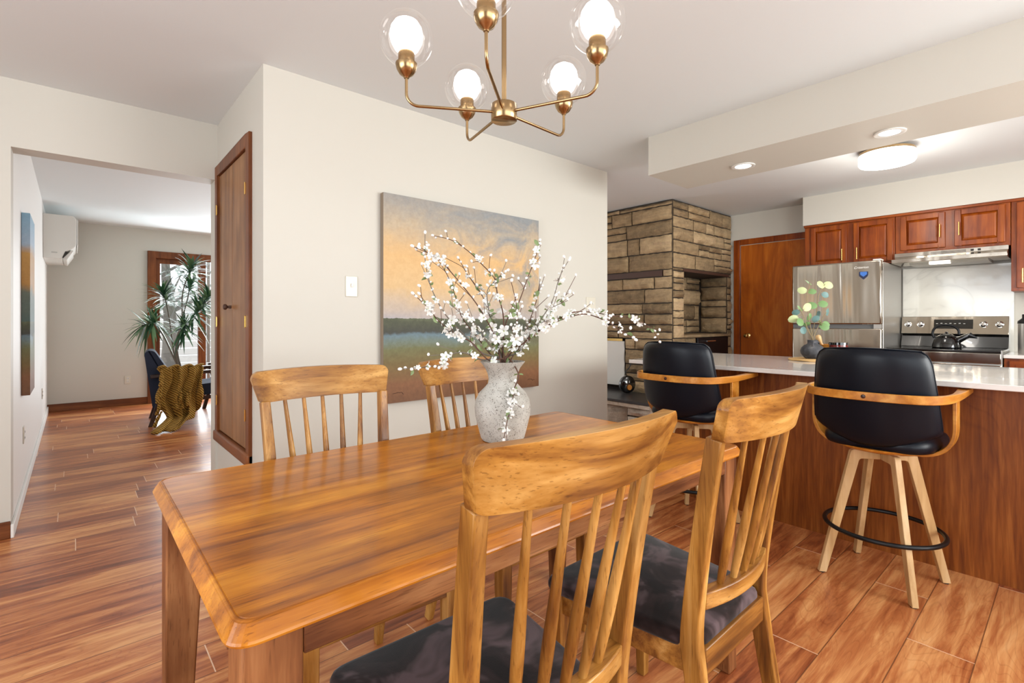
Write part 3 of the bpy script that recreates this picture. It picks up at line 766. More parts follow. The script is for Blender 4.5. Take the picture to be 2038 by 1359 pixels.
# branch courses: points in the photo frame with a side-to-side reach towards (+) or away (-) from the viewer at the tip
BR = [
    ([(1000, 728), (985, 668), (948, 604), (892, 535), (868, 512), (824, 491)], 0.16, 11, 'blossom branch with a long straight stem leaning to the upper left'),
    ([(1010, 728), (1002, 632), (990, 585), (984, 554), (959, 526), (931, 499), (899, 478), (864, 469)], -0.14, 6, 'blossom branch arching high over the vase and curling left at its tip'),
    ([(990, 728), (959, 702), (924, 667), (888, 628), (864, 586), (853, 554), (846, 515), (846, 466)], 0.05, 10, 'blossom branch with a near upright tip on the far left'),
    ([(988, 728), (973, 717), (938, 681), (902, 664), (874, 639), (850, 611), (824, 586)], 0.2, 13, 'blossom branch ending in buds at the left, level with the painted horizon'),
    ([(993, 728), (980, 709), (952, 674), (920, 632), (906, 589), (892, 551), (871, 515)], -0.05, 8, 'blossom branch passing between the two leftmost tips'),
    ([(996, 728), (970, 681), (952, 653), (924, 628), (894, 604)], 0.1, 8, 'short blossom branch low on the left side of the bunch'),
    ([(1003, 728), (987, 667), (970, 611), (952, 575), (931, 547), (913, 515)], -0.1, 7, 'blossom branch with a small twig tip left of the middle'),
    ([(1003, 728), (1001, 688), (1008, 639), (1030, 607), (1051, 551), (1068, 505), (1074, 480)], -0.1, 8, 'blossom branch rising steeply to a budded tip at the painting edge'),
    ([(1019, 728), (1033, 699), (1054, 667), (1079, 632), (1100, 597), (1114, 551), (1132, 517)], 0.05, 12, 'blossom branch reaching the bare wall right of the painting'),
    ([(1019, 728), (1030, 702), (1058, 671), (1093, 646), (1136, 623), (1174, 621), (1217, 628), (1263, 635), (1298, 657), (1312, 678)], -0.25, 15, 'longest blossom branch, arching right as far as the stone chimney'),
    ([(1015, 728), (1044, 681), (1079, 653), (1121, 635), (1164, 625), (1206, 639), (1234, 657), (1262, 674)], 0.12, 13, 'blossom branch running just below the longest one to the right'),
    ([(984, 728), (959, 716), (924, 702), (896, 706), (881, 724), (846, 730), (800, 734)], 0.22, 8, 'low blossom branch drooping left in front of the rear chair'),
    ([(1022, 728), (1040, 674), (1054, 639), (1068, 597), (1075, 565)], -0.18, 6, 'thin blossom branch ending against the painting edge'),
    ([(1024, 726), (1032, 745), (1023, 775), (1020, 800), (1010, 836), (1003, 872)], 0.15, 7, 'blossom branch hanging down over the front of the vase'),
    ([(998, 728), (984, 667), (973, 618), (970, 579), (987, 558), (1008, 540)], 0.0, 9, 'blossom branch in the middle, hooking right at its tip'),
    ([(1012, 728), (1022, 681), (1029, 632), (1026, 590)], 0.18, 8, 'short upright blossom branch in the centre of the bunch'),
    ([(1022, 728), (1058, 667), (1089, 632), (1111, 604), (1132, 581)], -0.1, 8, 'short blossom branch leaning right under the wall switch'),
]
def blossom_branch(pts, reach, nfl, label, seed):
    rnd = random.Random(seed * 7 + 1)
    zc = VC.x * S_ + VC.y * C_
    P = []; n = len(pts)
    for i, (u, v) in enumerate(pts):
        k = i / (n - 1)
        P.append(ray(u, v, zc - reach * k ** 1.2 + rnd.uniform(-0.008, 0.008)))
    if pts[1][1] > pts[0][1]:      # hanging branch: comes over the rim in front of the vase
        P = [VC + Vector((0, 0, 0.20)), VC + Vector((0.015, -0.01, 0.285))]
        for (u, v), dd in zip(pts[1:], (0.085, 0.075, 0.098, 0.118, 0.112)): P.append(ray(u, v, zc - dd))
    else:
        P[0] = VC + Vector(((P[1].x - VC.x) * 0.12, (P[1].y - VC.y) * 0.12, 0.278))
        P[0].x += rnd.uniform(-0.012, 0.012); P[0].y += rnd.uniform(-0.012, 0.012)
        P.insert(0, VC + Vector((rnd.uniform(-0.012, 0.012), rnd.uniform(-0.012, 0.012), 0.15)))
    S = spline(P, 7)
    base = S[0].copy()
    t = thing('blossom_branch', label, 'branch', base, group='white blossom branches in the grey vase')
    S = [p - base for p in S]; N = len(S)
    st = MB(); st.tube(S, [0.0030 - 0.0018 * i / (N - 1) for i in range(N)], 7)
    tw = []
    total = N
    for k in range(5):
        i = int(N * (0.4 + 0.11 * k) + rnd.uniform(0, 3)); i = min(N - 3, i)
        d = (S[i + 1] - S[i]).normalized(); side = Vector((rnd.uniform(-1, 1), rnd.uniform(-1, 1), rnd.uniform(-0.4, 1))).normalized()
        q = [S[i], S[i] + (d + side * 0.7) * 0.018, S[i] + (d * 1.1 + side) * rnd.uniform(0.03, 0.055)]
        st.tube(spline(q, 3), 0.0011, 5); tw.append(q[-1])
    st.build('stem', M_TWIG if seed % 3 else M_TWIGG, t, smooth=True)
    front = Vector((-S_, -C_, 0.15))
    lo = 0.30 if n > 5 else 0.35
    for k in range(nfl):
        f = lo + (0.92 - lo) * (rnd.random() ** 1.25)
        i = int(f * (N - 1)); r = Vector((rnd.uniform(-1, 1), rnd.uniform(-1, 1), rnd.uniform(-1, 1)))
        d = (r * 0.85 + front * 0.55).normalized(); s = rnd.uniform(0.72, 1.25) * (1.1 - 0.35 * f)
        inst('blossom', FL[rnd.randrange(4)], S[i] + d * 0.008, d, t, rnd, s)
    for k in range(14):
        f = 0.45 + 0.55 * (k + rnd.random()) / 14; i = min(N - 1, int(f * (N - 1)))
        r = Vector((rnd.uniform(-1, 1), rnd.uniform(-1, 1), rnd.uniform(-0.6, 1))).normalized()
        inst('bud', BUD, S[i] + r * 0.003, r, t, rnd, rnd.uniform(0.8, 1.45))
    for q in tw: inst('bud', BUD, q, Vector((rnd.uniform(-1, 1), rnd.uniform(-1, 1), 1)), t, rnd, 1.2)
    inst('bud', BUD, S[-1], S[-1] - S[-2], t, rnd, 1.3)
    for k in range(11):
        f = 0.2 + 0.75 * rnd.random(); i = int(f * (N - 1)); r = Vector((rnd.uniform(-1, 1), rnd.uniform(-1, 1), rnd.uniform(-0.3, 1))).normalized()
        inst('leaf', LEAF, S[i], r, t, rnd, rnd.uniform(0.6, 1.15))
for i, (pts, reach, nfl, label) in enumerate(BR): blossom_branch(pts, reach, nfl, label, i + 1)

# ------------------------------------------------------------------ chandelier
def chandelier():
    c = Vector((0.972, 1.143, 0)); zh = 1.808
    t = thing('chandelier', 'brass chandelier with five clear glass globes above the table', 'chandelier', (c.x, c.y, zh))
    MB().lathe([(0.001, -0.026), (0.037, -0.026), (0.039, -0.024), (0.039, 0.022), (0.037, 0.024), (0.001, 0.024)], n=40).build('hub', M_BRASS, t, smooth=True)
    top = CH - zh
    MB().tube([(0, 0, 0.02), (0, 0, top - 0.02)], 0.0075, 14).build('rod', M_BRASS, t, smooth=True)
    MB().lathe([(0.001, top - 0.03), (0.03, top - 0.028), (0.062, top - 0.012), (0.064, top - 0.001), (0.001, top - 0.001)], n=32).build('canopy', M_BRASS, t, smooth=True)
    R = 0.287
    for k in range(5):
        ang = math.radians(45.6 + 72.2 * k) - math.atan2(S_, C_)
        d = Vector((math.cos(ang), math.sin(ang), 0))
        path = [d * 0.03, d * (R - 0.035)]
        for j in range(1, 8):
            a = PI / 2 * j / 8
            path.append(d * (R - 0.035 + 0.035 * math.sin(a)) + Vector((0, 0, 0.035 * (1 - math.cos(a)))))
        path += [d * R + Vector((0, 0, 0.035)), d * R + Vector((0, 0, 0.084))]
        arm = MB().tube(path, 0.0045, 10).build('arm', M_BRASS, t, smooth=True)
        b = d * R
        MB().lathe([(0.001, 0.078), (0.007, 0.078), (0.009, 0.082), (0.020, 0.090), (0.028, 0.103), (0.0315, 0.118), (0.031, 0.121), (0.026, 0.120), (0.001, 0.118)], (b.x, b.y, 0), 28).build('cup', M_BRASS, arm, smooth=True)
        MB().lathe([(0.001, 0.115), (0.0225, 0.115), (0.0235, 0.118), (0.0235, 0.150), (0.022, 0.153), (0.001, 0.153)], (b.x, b.y, 0), 24).build('socket', M_BRASS, arm, smooth=True)
        g = []
        for j in range(25):
            a = PI * (1 - j / 24)   # from the open bottom upward
            if math.sin(a) * 0.079 < 0.020 and j < 12: continue
            g.append((0.079 * math.sin(a), 0.193 + 0.079 * math.cos(a)))
        MB().lathe(g, (b.x, b.y, 0), 40).build('glass_globe', M_GLASS, arm, smooth=True)
        MB().lathe([(0.001, 0.146), (0.020, 0.150), (0.034, 0.163), (0.0445, 0.183), (0.0475, 0.203), (0.044, 0.224), (0.034, 0.240), (0.018, 0.250), (0.001, 0.252)], (b.x, b.y, 0), 32).build('bulb', M_BULB, arm, smooth=True)
chandelier()

# ------------------------------------------------------------------ ceiling lamps of the kitchen
def downlight(x, y, label):
    t = thing('recessed_downlight', label, 'ceiling light', (x, y, 2.235), group='downlights in the dropped beam')
    MB().lathe([(0.050, 0.0), (0.075, -0.001), (0.075, -0.006), (0.066, -0.009), (0.050, -0.004)], n=40).build('trim_ring', M_WHITE, t, smooth=True)
    MB().lathe([(0.001, -0.0045), (0.05, -0.0045), (0.05, -0.0015), (0.001, -0.0015)], n=40).build('lens', M_SPOT, t)
    d = bpy.data.lights.new('downlight_lamp', 'SPOT'); d.energy = 7; d.spot_size = 2.2; d.spot_blend = 0.6; d.shadow_soft_size = 0.05; d.color = (1, 0.95, 0.88)
    o = bpy.data.objects.new('downlight_lamp', d); COL.objects.link(o); o.location = (x, y, 2.215)
def on_plane_z(u, v, z):
    d = FPX * (z - H) / (640 - v); return ray(u, v, d)
p = on_plane_z(1479, 330, 2.235); downlight(p.x, p.y, 'round downlight in the beam nearer the chimney')
p = on_plane_z(1771, 263, 2.235); downlight(p.x, p.y, 'round downlight in the beam above the drum ceiling lamp')
def drum():
    p = Vector((4.70, 0.985, CH)); t = thing('flush_ceiling_lamp', 'round white drum ceiling lamp with brass rim in the kitchen', 'ceiling light', p)
    MB().lathe([(0.001, -0.001), (0.075, -0.001), (0.075, -0.022), (0.001, -0.022)], n=32).build('mount', M_BRASSP, t, smooth=True)
    MB().lathe([(0.001, -0.022), (0.178, -0.022), (0.178, -0.040), (0.001, -0.040)], n=48).build('rim', M_BRASS, t, smooth=True)
    MB().lathe([(0.001, -0.040), (0.179, -0.040), (0.181, -0.05), (0.181, -0.105), (0.174, -0.116), (0.001, -0.118)], n=48).build('diffuser', M_DRUM, t, smooth=True)
    d = bpy.data.lights.new('drum_lamp', 'POINT'); d.energy = 13; d.shadow_soft_size = 0.18; d.color = (1, 0.95, 0.87)
    o = bpy.data.objects.new('drum_lamp', d); COL.objects.link(o); o.location = p + Vector((0, 0, -0.33))
drum()

# ------------------------------------------------------------------ bar stools (local x = forward, towards the island)
def make_stool(label):
    t = thing('bar_stool', label, 'bar stool', group='black leather bar stools at the island')
    # swivel base: four bent boards meeting under the seat
    for k in range(4):
        a = math.radians(36.5 + 90 * k); m = Matrix.Rotation(a, 4, 'Z')
        P = rounded([(0.012, 0.586), (0.132, 0.586), (0.268, 0.004), (0.236, 0.004), (0.098, 0.545), (0.012, 0.545)], [0, 0.012, 0, 0, 0.012, 0], 3)
        lg = MB().prism(P, -0.0125, 0.0125, 'y', m).build('leg', W_PA['z'], t, bevel=0.002)
        p = m @ Vector((0.252, 0, 0.002)); MB().lathe([(0.001, -0.002), (0.012, -0.002), (0.012, 0.004), (0.001, 0.004)], (p.x, p.y, p.z), 14).build('foot_pad', M_RUBBER, lg)
        mm = m @ Matrix.Translation((0.186, 0, 0.235)) @ Matrix.Rotation(-PI / 2, 4, 'Y')
        MB().lathe([(0.001, -0.001), (0.006, -0.001), (0.006, 0.004), (0.001, 0.004)], n=12, m=mm).build('screw', M_BLACKM, lg)
    MB().tube([(0.226 * math.cos(2 * PI * i / 64), 0.226 * math.sin(2 * PI * i / 64), 0.235) for i in range(64)], 0.0098, 12, closed=True).build('foot_ring', M_BLACKM, t, smooth=True)
    MB().lathe([(0.001, 0.586), (0.018, 0.586), (0.018, 0.592), (0.08, 0.592), (0.08, 0.600), (0.001, 0.600)], n=28).build('swivel_plate', M_BLACKM, t)
    # bent strap that runs under the seat and up to the arms
    X0, X1 = -0.075, 0.01
    out = rounded([(-0.268, 0.862), (-0.268, 0.605), (0, 0.590), (0.268, 0.605), (0.268, 0.862)], [0, 0.13, 0.12, 0.13, 0], 12)
    inn = rounded([(-0.255, 0.862), (-0.255, 0.618), (0, 0.603), (0.255, 0.618), (0.255, 0.862)], [0, 0.12, 0.12, 0.12, 0], 12)
    m = MB(); m.rings([[(X0, a, b), (X1, a, b), (X1, c, d), (X0, c, d)] for (a, b), (c, d) in zip(out, inn)])
    m.build('support_strap', W_BE['y'], t, bevel=0.002)
    MB().lathe([(0.001, 0.601), (0.17, 0.603), (0.205, 0.616), (0.208, 0.624), (0.001, 0.622)], n=40).build('seat_base', W_BE['x'], t, smooth=True)
    # padded seat
    out = rounded([(-0.20, -0.20), (0.20, -0.225), (0.20, 0.225), (-0.20, 0.20)], [0.13, 0.09, 0.09, 0.13], 8)
    seat = MB().rings(cushion_rings(out, 0.618, 0.685, 0.014, 0.03)).build('seat', M_LEATHER, t, smooth=True)
    # curved padded back, higher in the middle
    NX, NZ = 26, 22
    def backpt(u, v, off):
        hw = 0.235 - 0.032 * v ** 1.4                              # half width, narrower at the top
        # rounded upper corners
        zt = 1.068 - 0.010 * u * u; zb = 0.640 + 0.060 * abs(u) ** 2.2
        z = zb + (zt - zb) * v
        cx = 1.0
        if v > 0.80:
            e = (v - 0.80) / 0.20; cx = 1 - 0.14 * (1 - math.sqrt(max(0, 1 - e * e)))
        if v < 0.10:
            e = (0.10 - v) / 0.10; cx = 1 - 0.10 * (1 - math.sqrt(max(0, 1 - e * e)))
        y = u * hw * cx
        x = -0.205 - 0.080 * v - 0.012 * math.sin(v * PI) + 0.085 * (abs(u) ** 2.1) - off
        return (x, y, z)
    m = MB(); th = 0.052; loops = []
    for i in range(NX + 1):
        u = -1 + 2 * i / NX
        prof = []
        edge = 1 - max(0.0, (abs(u) - 0.88) / 0.12) ** 2 * 0.6
        for j in range(NZ + 1):
            v = j / NZ; e = math.sqrt(max(0.02, 1 - (2 * v - 1) ** 8)); prof.append(backpt(u, v, th * 0.5 * e * edge))
        for j in range(NZ, -1, -1):
            v = j / NZ; e = math.sqrt(max(0.02, 1 - (2 * v - 1) ** 8)); prof.append(backpt(u, v, -th * 0.5 * e * edge))
        loops.append(prof)
    m.rings(loops); bk = m.build('backrest', M_LEATHER, t, smooth=True)
    sm = MB(); pts = []
    for j in range(2, NZ + 1): pts.append(backpt(-1.0, j / NZ, th * 0.16))
    for i in range(1, NX): pts.append(backpt(-1 + 2 * i / NX, 1, th * 0.12))
    for j in range(NZ, 1, -1): pts.append(backpt(1.0, j / NZ, th * 0.16))
    sm.tube(pts, 0.0028, 6); sm.build('piping', M_LEATHER, bk, smooth=True)
    # arm band: flat arms in front that turn and wrap round behind the back
    path = [(0.225, -0.262, 0.872), (0.12, -0.264, 0.868), (0.0, -0.264, 0.865), (-0.10, -0.262, 0.865), (-0.19, -0.246, 0.865), (-0.255, -0.205, 0.865), (-0.292, -0.12, 0.865), (-0.302, 0, 0.865)]
    path = path + [(x, -y, z) for x, y, z in reversed(path[:-1])]
    path = spline(path, 6)
    def pf(k):
        q = min(1.0, abs(k - 0.5) * 2); fl = max(0.0, (q - 0.52) / 0.48)
        a = 0.0065 + 0.019 * fl ** 1.1; b = 0.018 - 0.0075 * fl
        return [(-a, -b), (a, -b), (a, b), (-a, b)]
    ab = MB().sweep(path, pf).build('arm_band', W_BE['x'], t, bevel=0.0025)
    mm = Matrix.Translation((-0.309, 0.0, 0.865)) @ Matrix.Rotation(-PI / 2, 4, 'Y')
    MB().lathe([(0.001, -0.002), (0.0085, -0.002), (0.0085, 0.002), (0.006, 0.004), (0.001, 0.0045)], n=16, m=mm).build('bolt_cap', W_DK['x'], ab)
    return t
st = make_stool('black leather bar stool with full legs in view at the near end of the island')
st.location = (2.81, 0.605, 0)
dup(st, (2.775, 1.525, 0), 0.02, 'black leather bar stool at the far end of the island beside the stone chimney')

# ------------------------------------------------------------------ island
def island():
    t = thing('kitchen_island', 'long kitchen island with reddish-brown wood panel facing the dining table', 'kitchen island', (3.6, 0, 0))
    MB().box(-0.47, 0.42, -2.0, 1.99, 0.0, 0.888).build('panel', M_ISLAND, t)
island()
o = MB().box(2.94, 4.09, -2.05, 2.10, 0.8885, 0.914).build('island_worktop', M_QUARTZ, bevel=0.003)
tag(o, 'long white quartz worktop on the island', 'worktop')

# ------------------------------------------------------------------ things on the island
def woven_mat():
    c = Vector((3.80, 1.20, 0.915)); m = MB()
    N = 420; pts = []
    for i in range(N):
        a = i * 0.30; r = 0.012 + 0.145 * i / N
        pts.append((r * math.cos(a), r * math.sin(a), 0.006 + 0.0022 * math.sin(i * 1.9)))
    m.tube(pts, 0.0058, 6)
    o = m.build('woven_mat', paint('straw', srgb(196, 158, 104), 0.8, 0.5, 90), smooth=True); o.location = c
    tag(o, 'round woven straw mat under the small dark vase', 'mat')
woven_mat()
VS = Vector((3.80, 1.21, 0.9275))
def small_vase():
    n = NT('charcoal_clay'); a = n.noise(n.coords(), 16, 4, 0.6).outputs[0]
    mt = n.set(color=n.ramp(a, [(0.35, srgb(46, 46, 50)), (0.55, srgb(72, 72, 76)), (0.7, srgb(112, 108, 106))]), rough=0.8).m
    t = thing('small_vase', 'small charcoal round vase holding eucalyptus on the island', 'vase', VS)
    MB().lathe([(0.001, 0), (0.040, 0), (0.052, 0.008), (0.070, 0.032), (0.074, 0.052), (0.068, 0.074), (0.050, 0.092), (0.034, 0.099), (0.031, 0.106), (0.032, 0.124), (0.034, 0.127), (0.028, 0.127), (0.025, 0.105), (0.001, 0.085)], n=36).build('body', mt, t, smooth=True)
    for s in (-1, 1):
        MB().tube([(s * 0.031 * math.cos(0.7), -0.02, 0.112), (s * 0.050, -0.02, 0.112), (s * 0.056, -0.02, 0.100), (s * 0.053, -0.02, 0.088)], 0.006, 8).build('handle', mt, t, smooth=True)
small_vase()
def euc_leaf(L, W):
    m = MB(); rows = []
    for i in range(7):
        d = i / 6; wd = W * math.sin(PI * (0.04 + d * 0.92)) ** 0.55
        rows.append([m.bm.verts.new((L * d, s_ * wd / 2, 0.05 * L * math.sin(d * PI) - abs(s_) * 0.06 * W)) for s_ in (-1, -0.5, 0, 0.5, 1)])
    for r0, r1 in zip(rows, rows[1:]):
        for j in range(4): m.bm.faces.new([r0[j], r0[j + 1], r1[j + 1], r1[j]])
    return m
EL = [proto_mesh(euc_leaf(0.062, 0.05), 'leaf', [mt]) for mt in M_EUC]
EU = [([(1616, 680), (1613, 650), (1608, 620), (1606, 590), (1612, 565)], 0.03, 'eucalyptus stem with the topmost round leaf', [(1609, 562, 0), (1597, 578, 2), (1617, 580, 0), (1614, 608, 0)]),
      ([(1617, 680), (1622, 640), (1626, 612), (1630, 585), (1642, 565)], -0.03, 'eucalyptus stem ending in two pale pointed leaves on the right', [(1635, 567, 2), (1648, 567, 2), (1643, 587, 1), (1637, 605, 0), (1630, 625, 1)]),
      ([(1614, 680), (1606, 650), (1600, 630), (1592, 615)], 0.06, 'eucalyptus stem bending to the left', [(1583, 622, 1), (1592, 613, 0), (1580, 634, 2), (1594, 640, 0), (1606, 612, 2)]),
      ([(1618, 680), (1626, 655), (1636, 635), (1644, 622)], 0.05, 'eucalyptus stem bending right with bluish leaf', [(1647, 621, 1), (1645, 645, 0), (1633, 642, 2), (1640, 650, 0)]),
      ([(1615, 680), (1610, 662), (1604, 650)], -0.02, 'short low eucalyptus stem above the vase mouth', [(1600, 657, 1), (1606, 645, 0), (1611, 630, 0), (1624, 634, 1)])]
def eucalyptus():
    zc = VS.x * S_ + VS.y * C_
    for si, (pts, reach, label, leaves) in enumerate(EU):
        rnd = random.Random(40 + si)
        P = [VS + Vector((rnd.uniform(-0.01, 0.01), rnd.uniform(-0.01, 0.01), 0.09))]
        for i, (u, v) in enumerate(pts): P.append(ray(u, v, zc - reach * (i / (len(pts) - 1))))
        P[1] = VS + Vector((rnd.uniform(-0.008, 0.008), rnd.uniform(-0.008, 0.008), 0.128))
        base = P[0].copy(); S = [p - base for p in spline(P, 5)]
        t = thing('eucalyptus_stem', label, 'stem', base, group='eucalyptus stems in the small vase')
        m = MB(); m.tube(S, 0.0022, 6)
        ends = []
        for (u, v, kd) in leaves:
            c = ray(u, v, zc - reach * 0.7 + rnd.uniform(-0.02, 0.02)) - base
            q = min(S, key=lambda p: (p - c).length)
            ends.append((q, c, kd)); m.tube([q, (q + c) / 2 + Vector((0, 0, 0.004)), c + (q - c) * 0.25], 0.0014, 5)
        m.build('stem', paint('olive_stem', srgb(138, 120, 88), 0.7), t, smooth=True)
        for (q, c, kd) in ends:
            d = c - q; d = d.normalized() if d.length > 1e-3 else Vector((0, 0, 1))
            o = bpy.data.objects.new('leaf', EL[kd]); COL.objects.link(o); o.parent = t
            front = Vector((-S_, -C_, rnd.uniform(-0.2, 0.5))) + Vector((rnd.uniform(-0.6, 0.6), rnd.uniform(-0.6, 0.6), 0))
            zax = (front - d * front.dot(d)).normalized(); yax = zax.cross(d)
            o.rotation_mode = 'QUATERNION'
            o.rotation_quaternion = Matrix((d, yax, zax)).transposed().to_quaternion()
            o.location = c - d * 0.028; s = rnd.uniform(0.8, 1.1); o.scale = (s, s, s)
eucalyptus()
def candle_and_mortar():
    t = thing('candle_jar', 'dark red glass candle jar on the island behind the near stool', 'candle', (3.87, 1.075, 0.9145))
    MB().lathe([(0.001, 0), (0.050, 0), (0.054, 0.005), (0.056, 0.110), (0.001, 0.110)], n=32).build('jar', NT('dark_red_glass').set(color=srgb(96, 28, 24), rough=0.1, coat=0.6).m, t, smooth=True)
    MB().lathe([(0.050, 0.109), (0.058, 0.110), (0.058, 0.126), (0.052, 0.126), (0.001, 0.118)], n=32).build('lid_band', M_BLACK, t, smooth=True)
    wd = W_BE['z']
    t = thing('wooden_mortar', 'wooden mortar bowl beside the dark red candle', 'bowl', (4.0, 1.19, 0.9145))
    MB().lathe([(0.001, 0), (0.045, 0), (0.04, 0.01), (0.06, 0.05), (0.072, 0.105), (0.066, 0.105), (0.052, 0.05), (0.001, 0.03)], n=32).build('bowl', W_BE['x'], t, smooth=True)
    p = thing('wooden_pestle', 'pale wooden pestle leaning up out of the mortar bowl', 'pestle', (4.0, 1.19, 0.95))
    m = Matrix.Rotation(math.radians(28), 4, (0.75, 0.66, 0)) ; m = Matrix.Rotation(math.radians(-24), 4, Vector((S_, C_, 0)))
    MB().lathe([(0.001, 0.0), (0.020, 0.004), (0.022, 0.03), (0.012, 0.06), (0.010, 0.085), (0.017, 0.118), (0.019, 0.135), (0.012, 0.146), (0.001, 0.148)], n=18, m=m).build('handle', W_PA['z'], p, smooth=True)
candle_and_mortar()

# ------------------------------------------------------------------ refrigerator
def fridge():
    x0, x1, y0, y1, top = 5.43, 6.18, 1.175, 1.915, 1.735
    t = thing('refrigerator', 'stainless steel top-freezer refrigerator beside the wooden door', 'refrigerator', (x0, (y0 + y1) / 2, 0))
    hy = (y1 - y0) / 2
    MB().box(0.065, x1 - x0, -hy, hy, 0.03, top - 0.012).build('cabinet', M_STEELS, t, bevel=0.006)
    MB().box(0.0, 0.060, -hy, hy, 1.155, top).build('freezer_door', M_STEEL, t, bevel=0.012, seg=3)
    MB().box(0.0, 0.060, -hy, hy, 0.06, 1.118).build('lower_door', M_STEEL, t, bevel=0.012, seg=3)
    MB().box(0.022, 0.064, -hy + 0.06, hy - 0.003, 1.116, 1.157).build('grip_recess', plain('grey_recess', srgb(96, 96, 96), 0.4), t)
    MB().box(0.004, 0.064, -hy + 0.003, -hy + 0.06, 1.117, 1.156).build('hinge_cover', M_STEELS, t)
    MB().box(0.02, 0.12, -hy + 0.01, -hy + 0.07, top - 0.001, top + 0.012).build('top_hinge', M_WHITE, t, bevel=0.003)
    cu = bpy.data.curves.new('lettering', 'FONT'); cu.body = 'Criterion'; cu.size = 0.030; cu.extrude = 0.0006; cu.shear = 0.3; cu.align_x = 'CENTER'
    cu.materials.append(M_WHITE)
    tmp = bpy.data.objects.new('lettering_curve', cu); COL.objects.link(tmp); bpy.context.view_layer.update()
    lm = bpy.data.meshes.new_from_object(tmp); bpy.data.objects.remove(tmp); bpy.data.curves.remove(cu)
    o = bpy.data.objects.new('lettering', lm); COL.objects.link(o); o.parent = t
    o.rotation_euler = (PI / 2, 0, -PI / 2); o.location = (-0.0012, -hy + 0.155, top - 0.068)
    sh = rounded([(-0.036, 0.028), (0.036, 0.028), (0.036, -0.012), (0, -0.046), (-0.036, -0.012)], [0.008, 0.008, 0.012, 0.006, 0.012], 4)
    b = MB().prism(sh, -0.0022, -0.0002, 'x', Matrix.Translation((0, -hy + 0.135, top - 0.125))).build('sticker', plain('navy_sticker', srgb(24, 34, 66), 0.3), t)
    sh2 = [(a * 0.72, c * 0.6 + 0.008) for a, c in sh]
    MB().prism(sh2, -0.0028, -0.0021, 'x', Matrix.Translation((0, -hy + 0.135, top - 0.125))).build('emblem', plain('blue_emblem', srgb(62, 112, 190), 0.3), b)
fridge()

# ------------------------------------------------------------------ wall cabinets
def wall_cabinet(y0, y1, z0, z1, doors, label, xf=5.905):
    t = thing('wall_cabinet', label, 'cabinet', (xf, (y0 + y1) / 2, z0)); hy = (y1 - y0) / 2; yc = (y0 + y1) / 2
    MB().box(0, 6.225 - xf, -hy, hy, 0, z1 - z0).build('carcass', W_CB['z'], t, bevel=0.002)
    for (a, b, c, d, hs) in doors:     # y from a..b, z from c..d, handle side
        a -= yc; b -= yc; c -= z0; d -= z0
        dr = MB(); st_ = 0.045
        dr.box(-0.020, -0.001, a, a + st_, c, d).box(-0.020, -0.001, b - st_, b, c, d).box(-0.020, -0.001, a + st_, b - st_, c, c + st_).box(-0.020, -0.001, a + st_, b - st_, d - st_, d)
        door = dr.build('door', W_CB['z'], t, bevel=0.004)
        p = MB(); e = 0.002; A, B, C2, D = a + st_, b - st_, c + st_, d - st_; q = 0.035
        p.rings([[(-0.006, A, C2), (-0.006, B, C2), (-0.006, B, D), (-0.006, A, D)], [(-0.010, A + 0.006, C2 + 0.006), (-0.010, B - 0.006, C2 + 0.006), (-0.010, B - 0.006, D - 0.006), (-0.010, A + 0.006, D - 0.006)],
                 [(-0.018, A + 0.020, C2 + 0.020), (-0.018, B - 0.020, C2 + 0.020), (-0.018, B - 0.020, D - 0.020), (-0.018, A + 0.020, D - 0.020)]])
        p.build('raised_panel', W_CB['z'], door)
        if hs is not None:
            yh, zh = hs[0] - yc, hs[1] - z0
            h = MB(); h.tube([(-0.050, yh, zh - 0.058), (-0.050, yh, zh + 0.058)], 0.0052, 10)
            for s in (-1, 1): h.tube([(-0.020, yh, zh + s * 0.04), (-0.050, yh, zh + s * 0.04)], 0.0045, 8)
            h.build('handle', M_BRASSP, door, smooth=True)
    return t
wall_cabinet(1.172, 1.955, 1.745, 2.203, [(1.565, 1.895, 1.765, 2.168, (1.60, 1.86)), (1.185, 1.508, 1.765, 2.168, (1.472, 1.86))], 'cherry wall cabinet with two doors above the refrigerator')
wall_cabinet(0.388, 1.168, 1.822, 2.203, [(0.805, 1.128, 1.852, 2.170, (0.838, 2.0)), (0.418, 0.742, 1.852, 2.170, (0.708, 2.0))], 'cherry wall cabinet with two doors above the range hood')
wall_cabinet(-0.32, 0.384, 1.435, 2.203, [(0.04, 0.352, 1.462, 2.170, (0.315, 1.56)), (-0.30, 0.02, 1.462, 2.170, None)], 'taller cherry wall cabinet at the right edge of the photo')
o = MB().box(5.885, 5.905, -0.35, 1.96, 2.180, 2.2045).build('cabinet_moulding', W_CB['y'], bevel=0.004)
tag(o, 'narrow cherry moulding along the top of the wall cabinets', 'moulding')

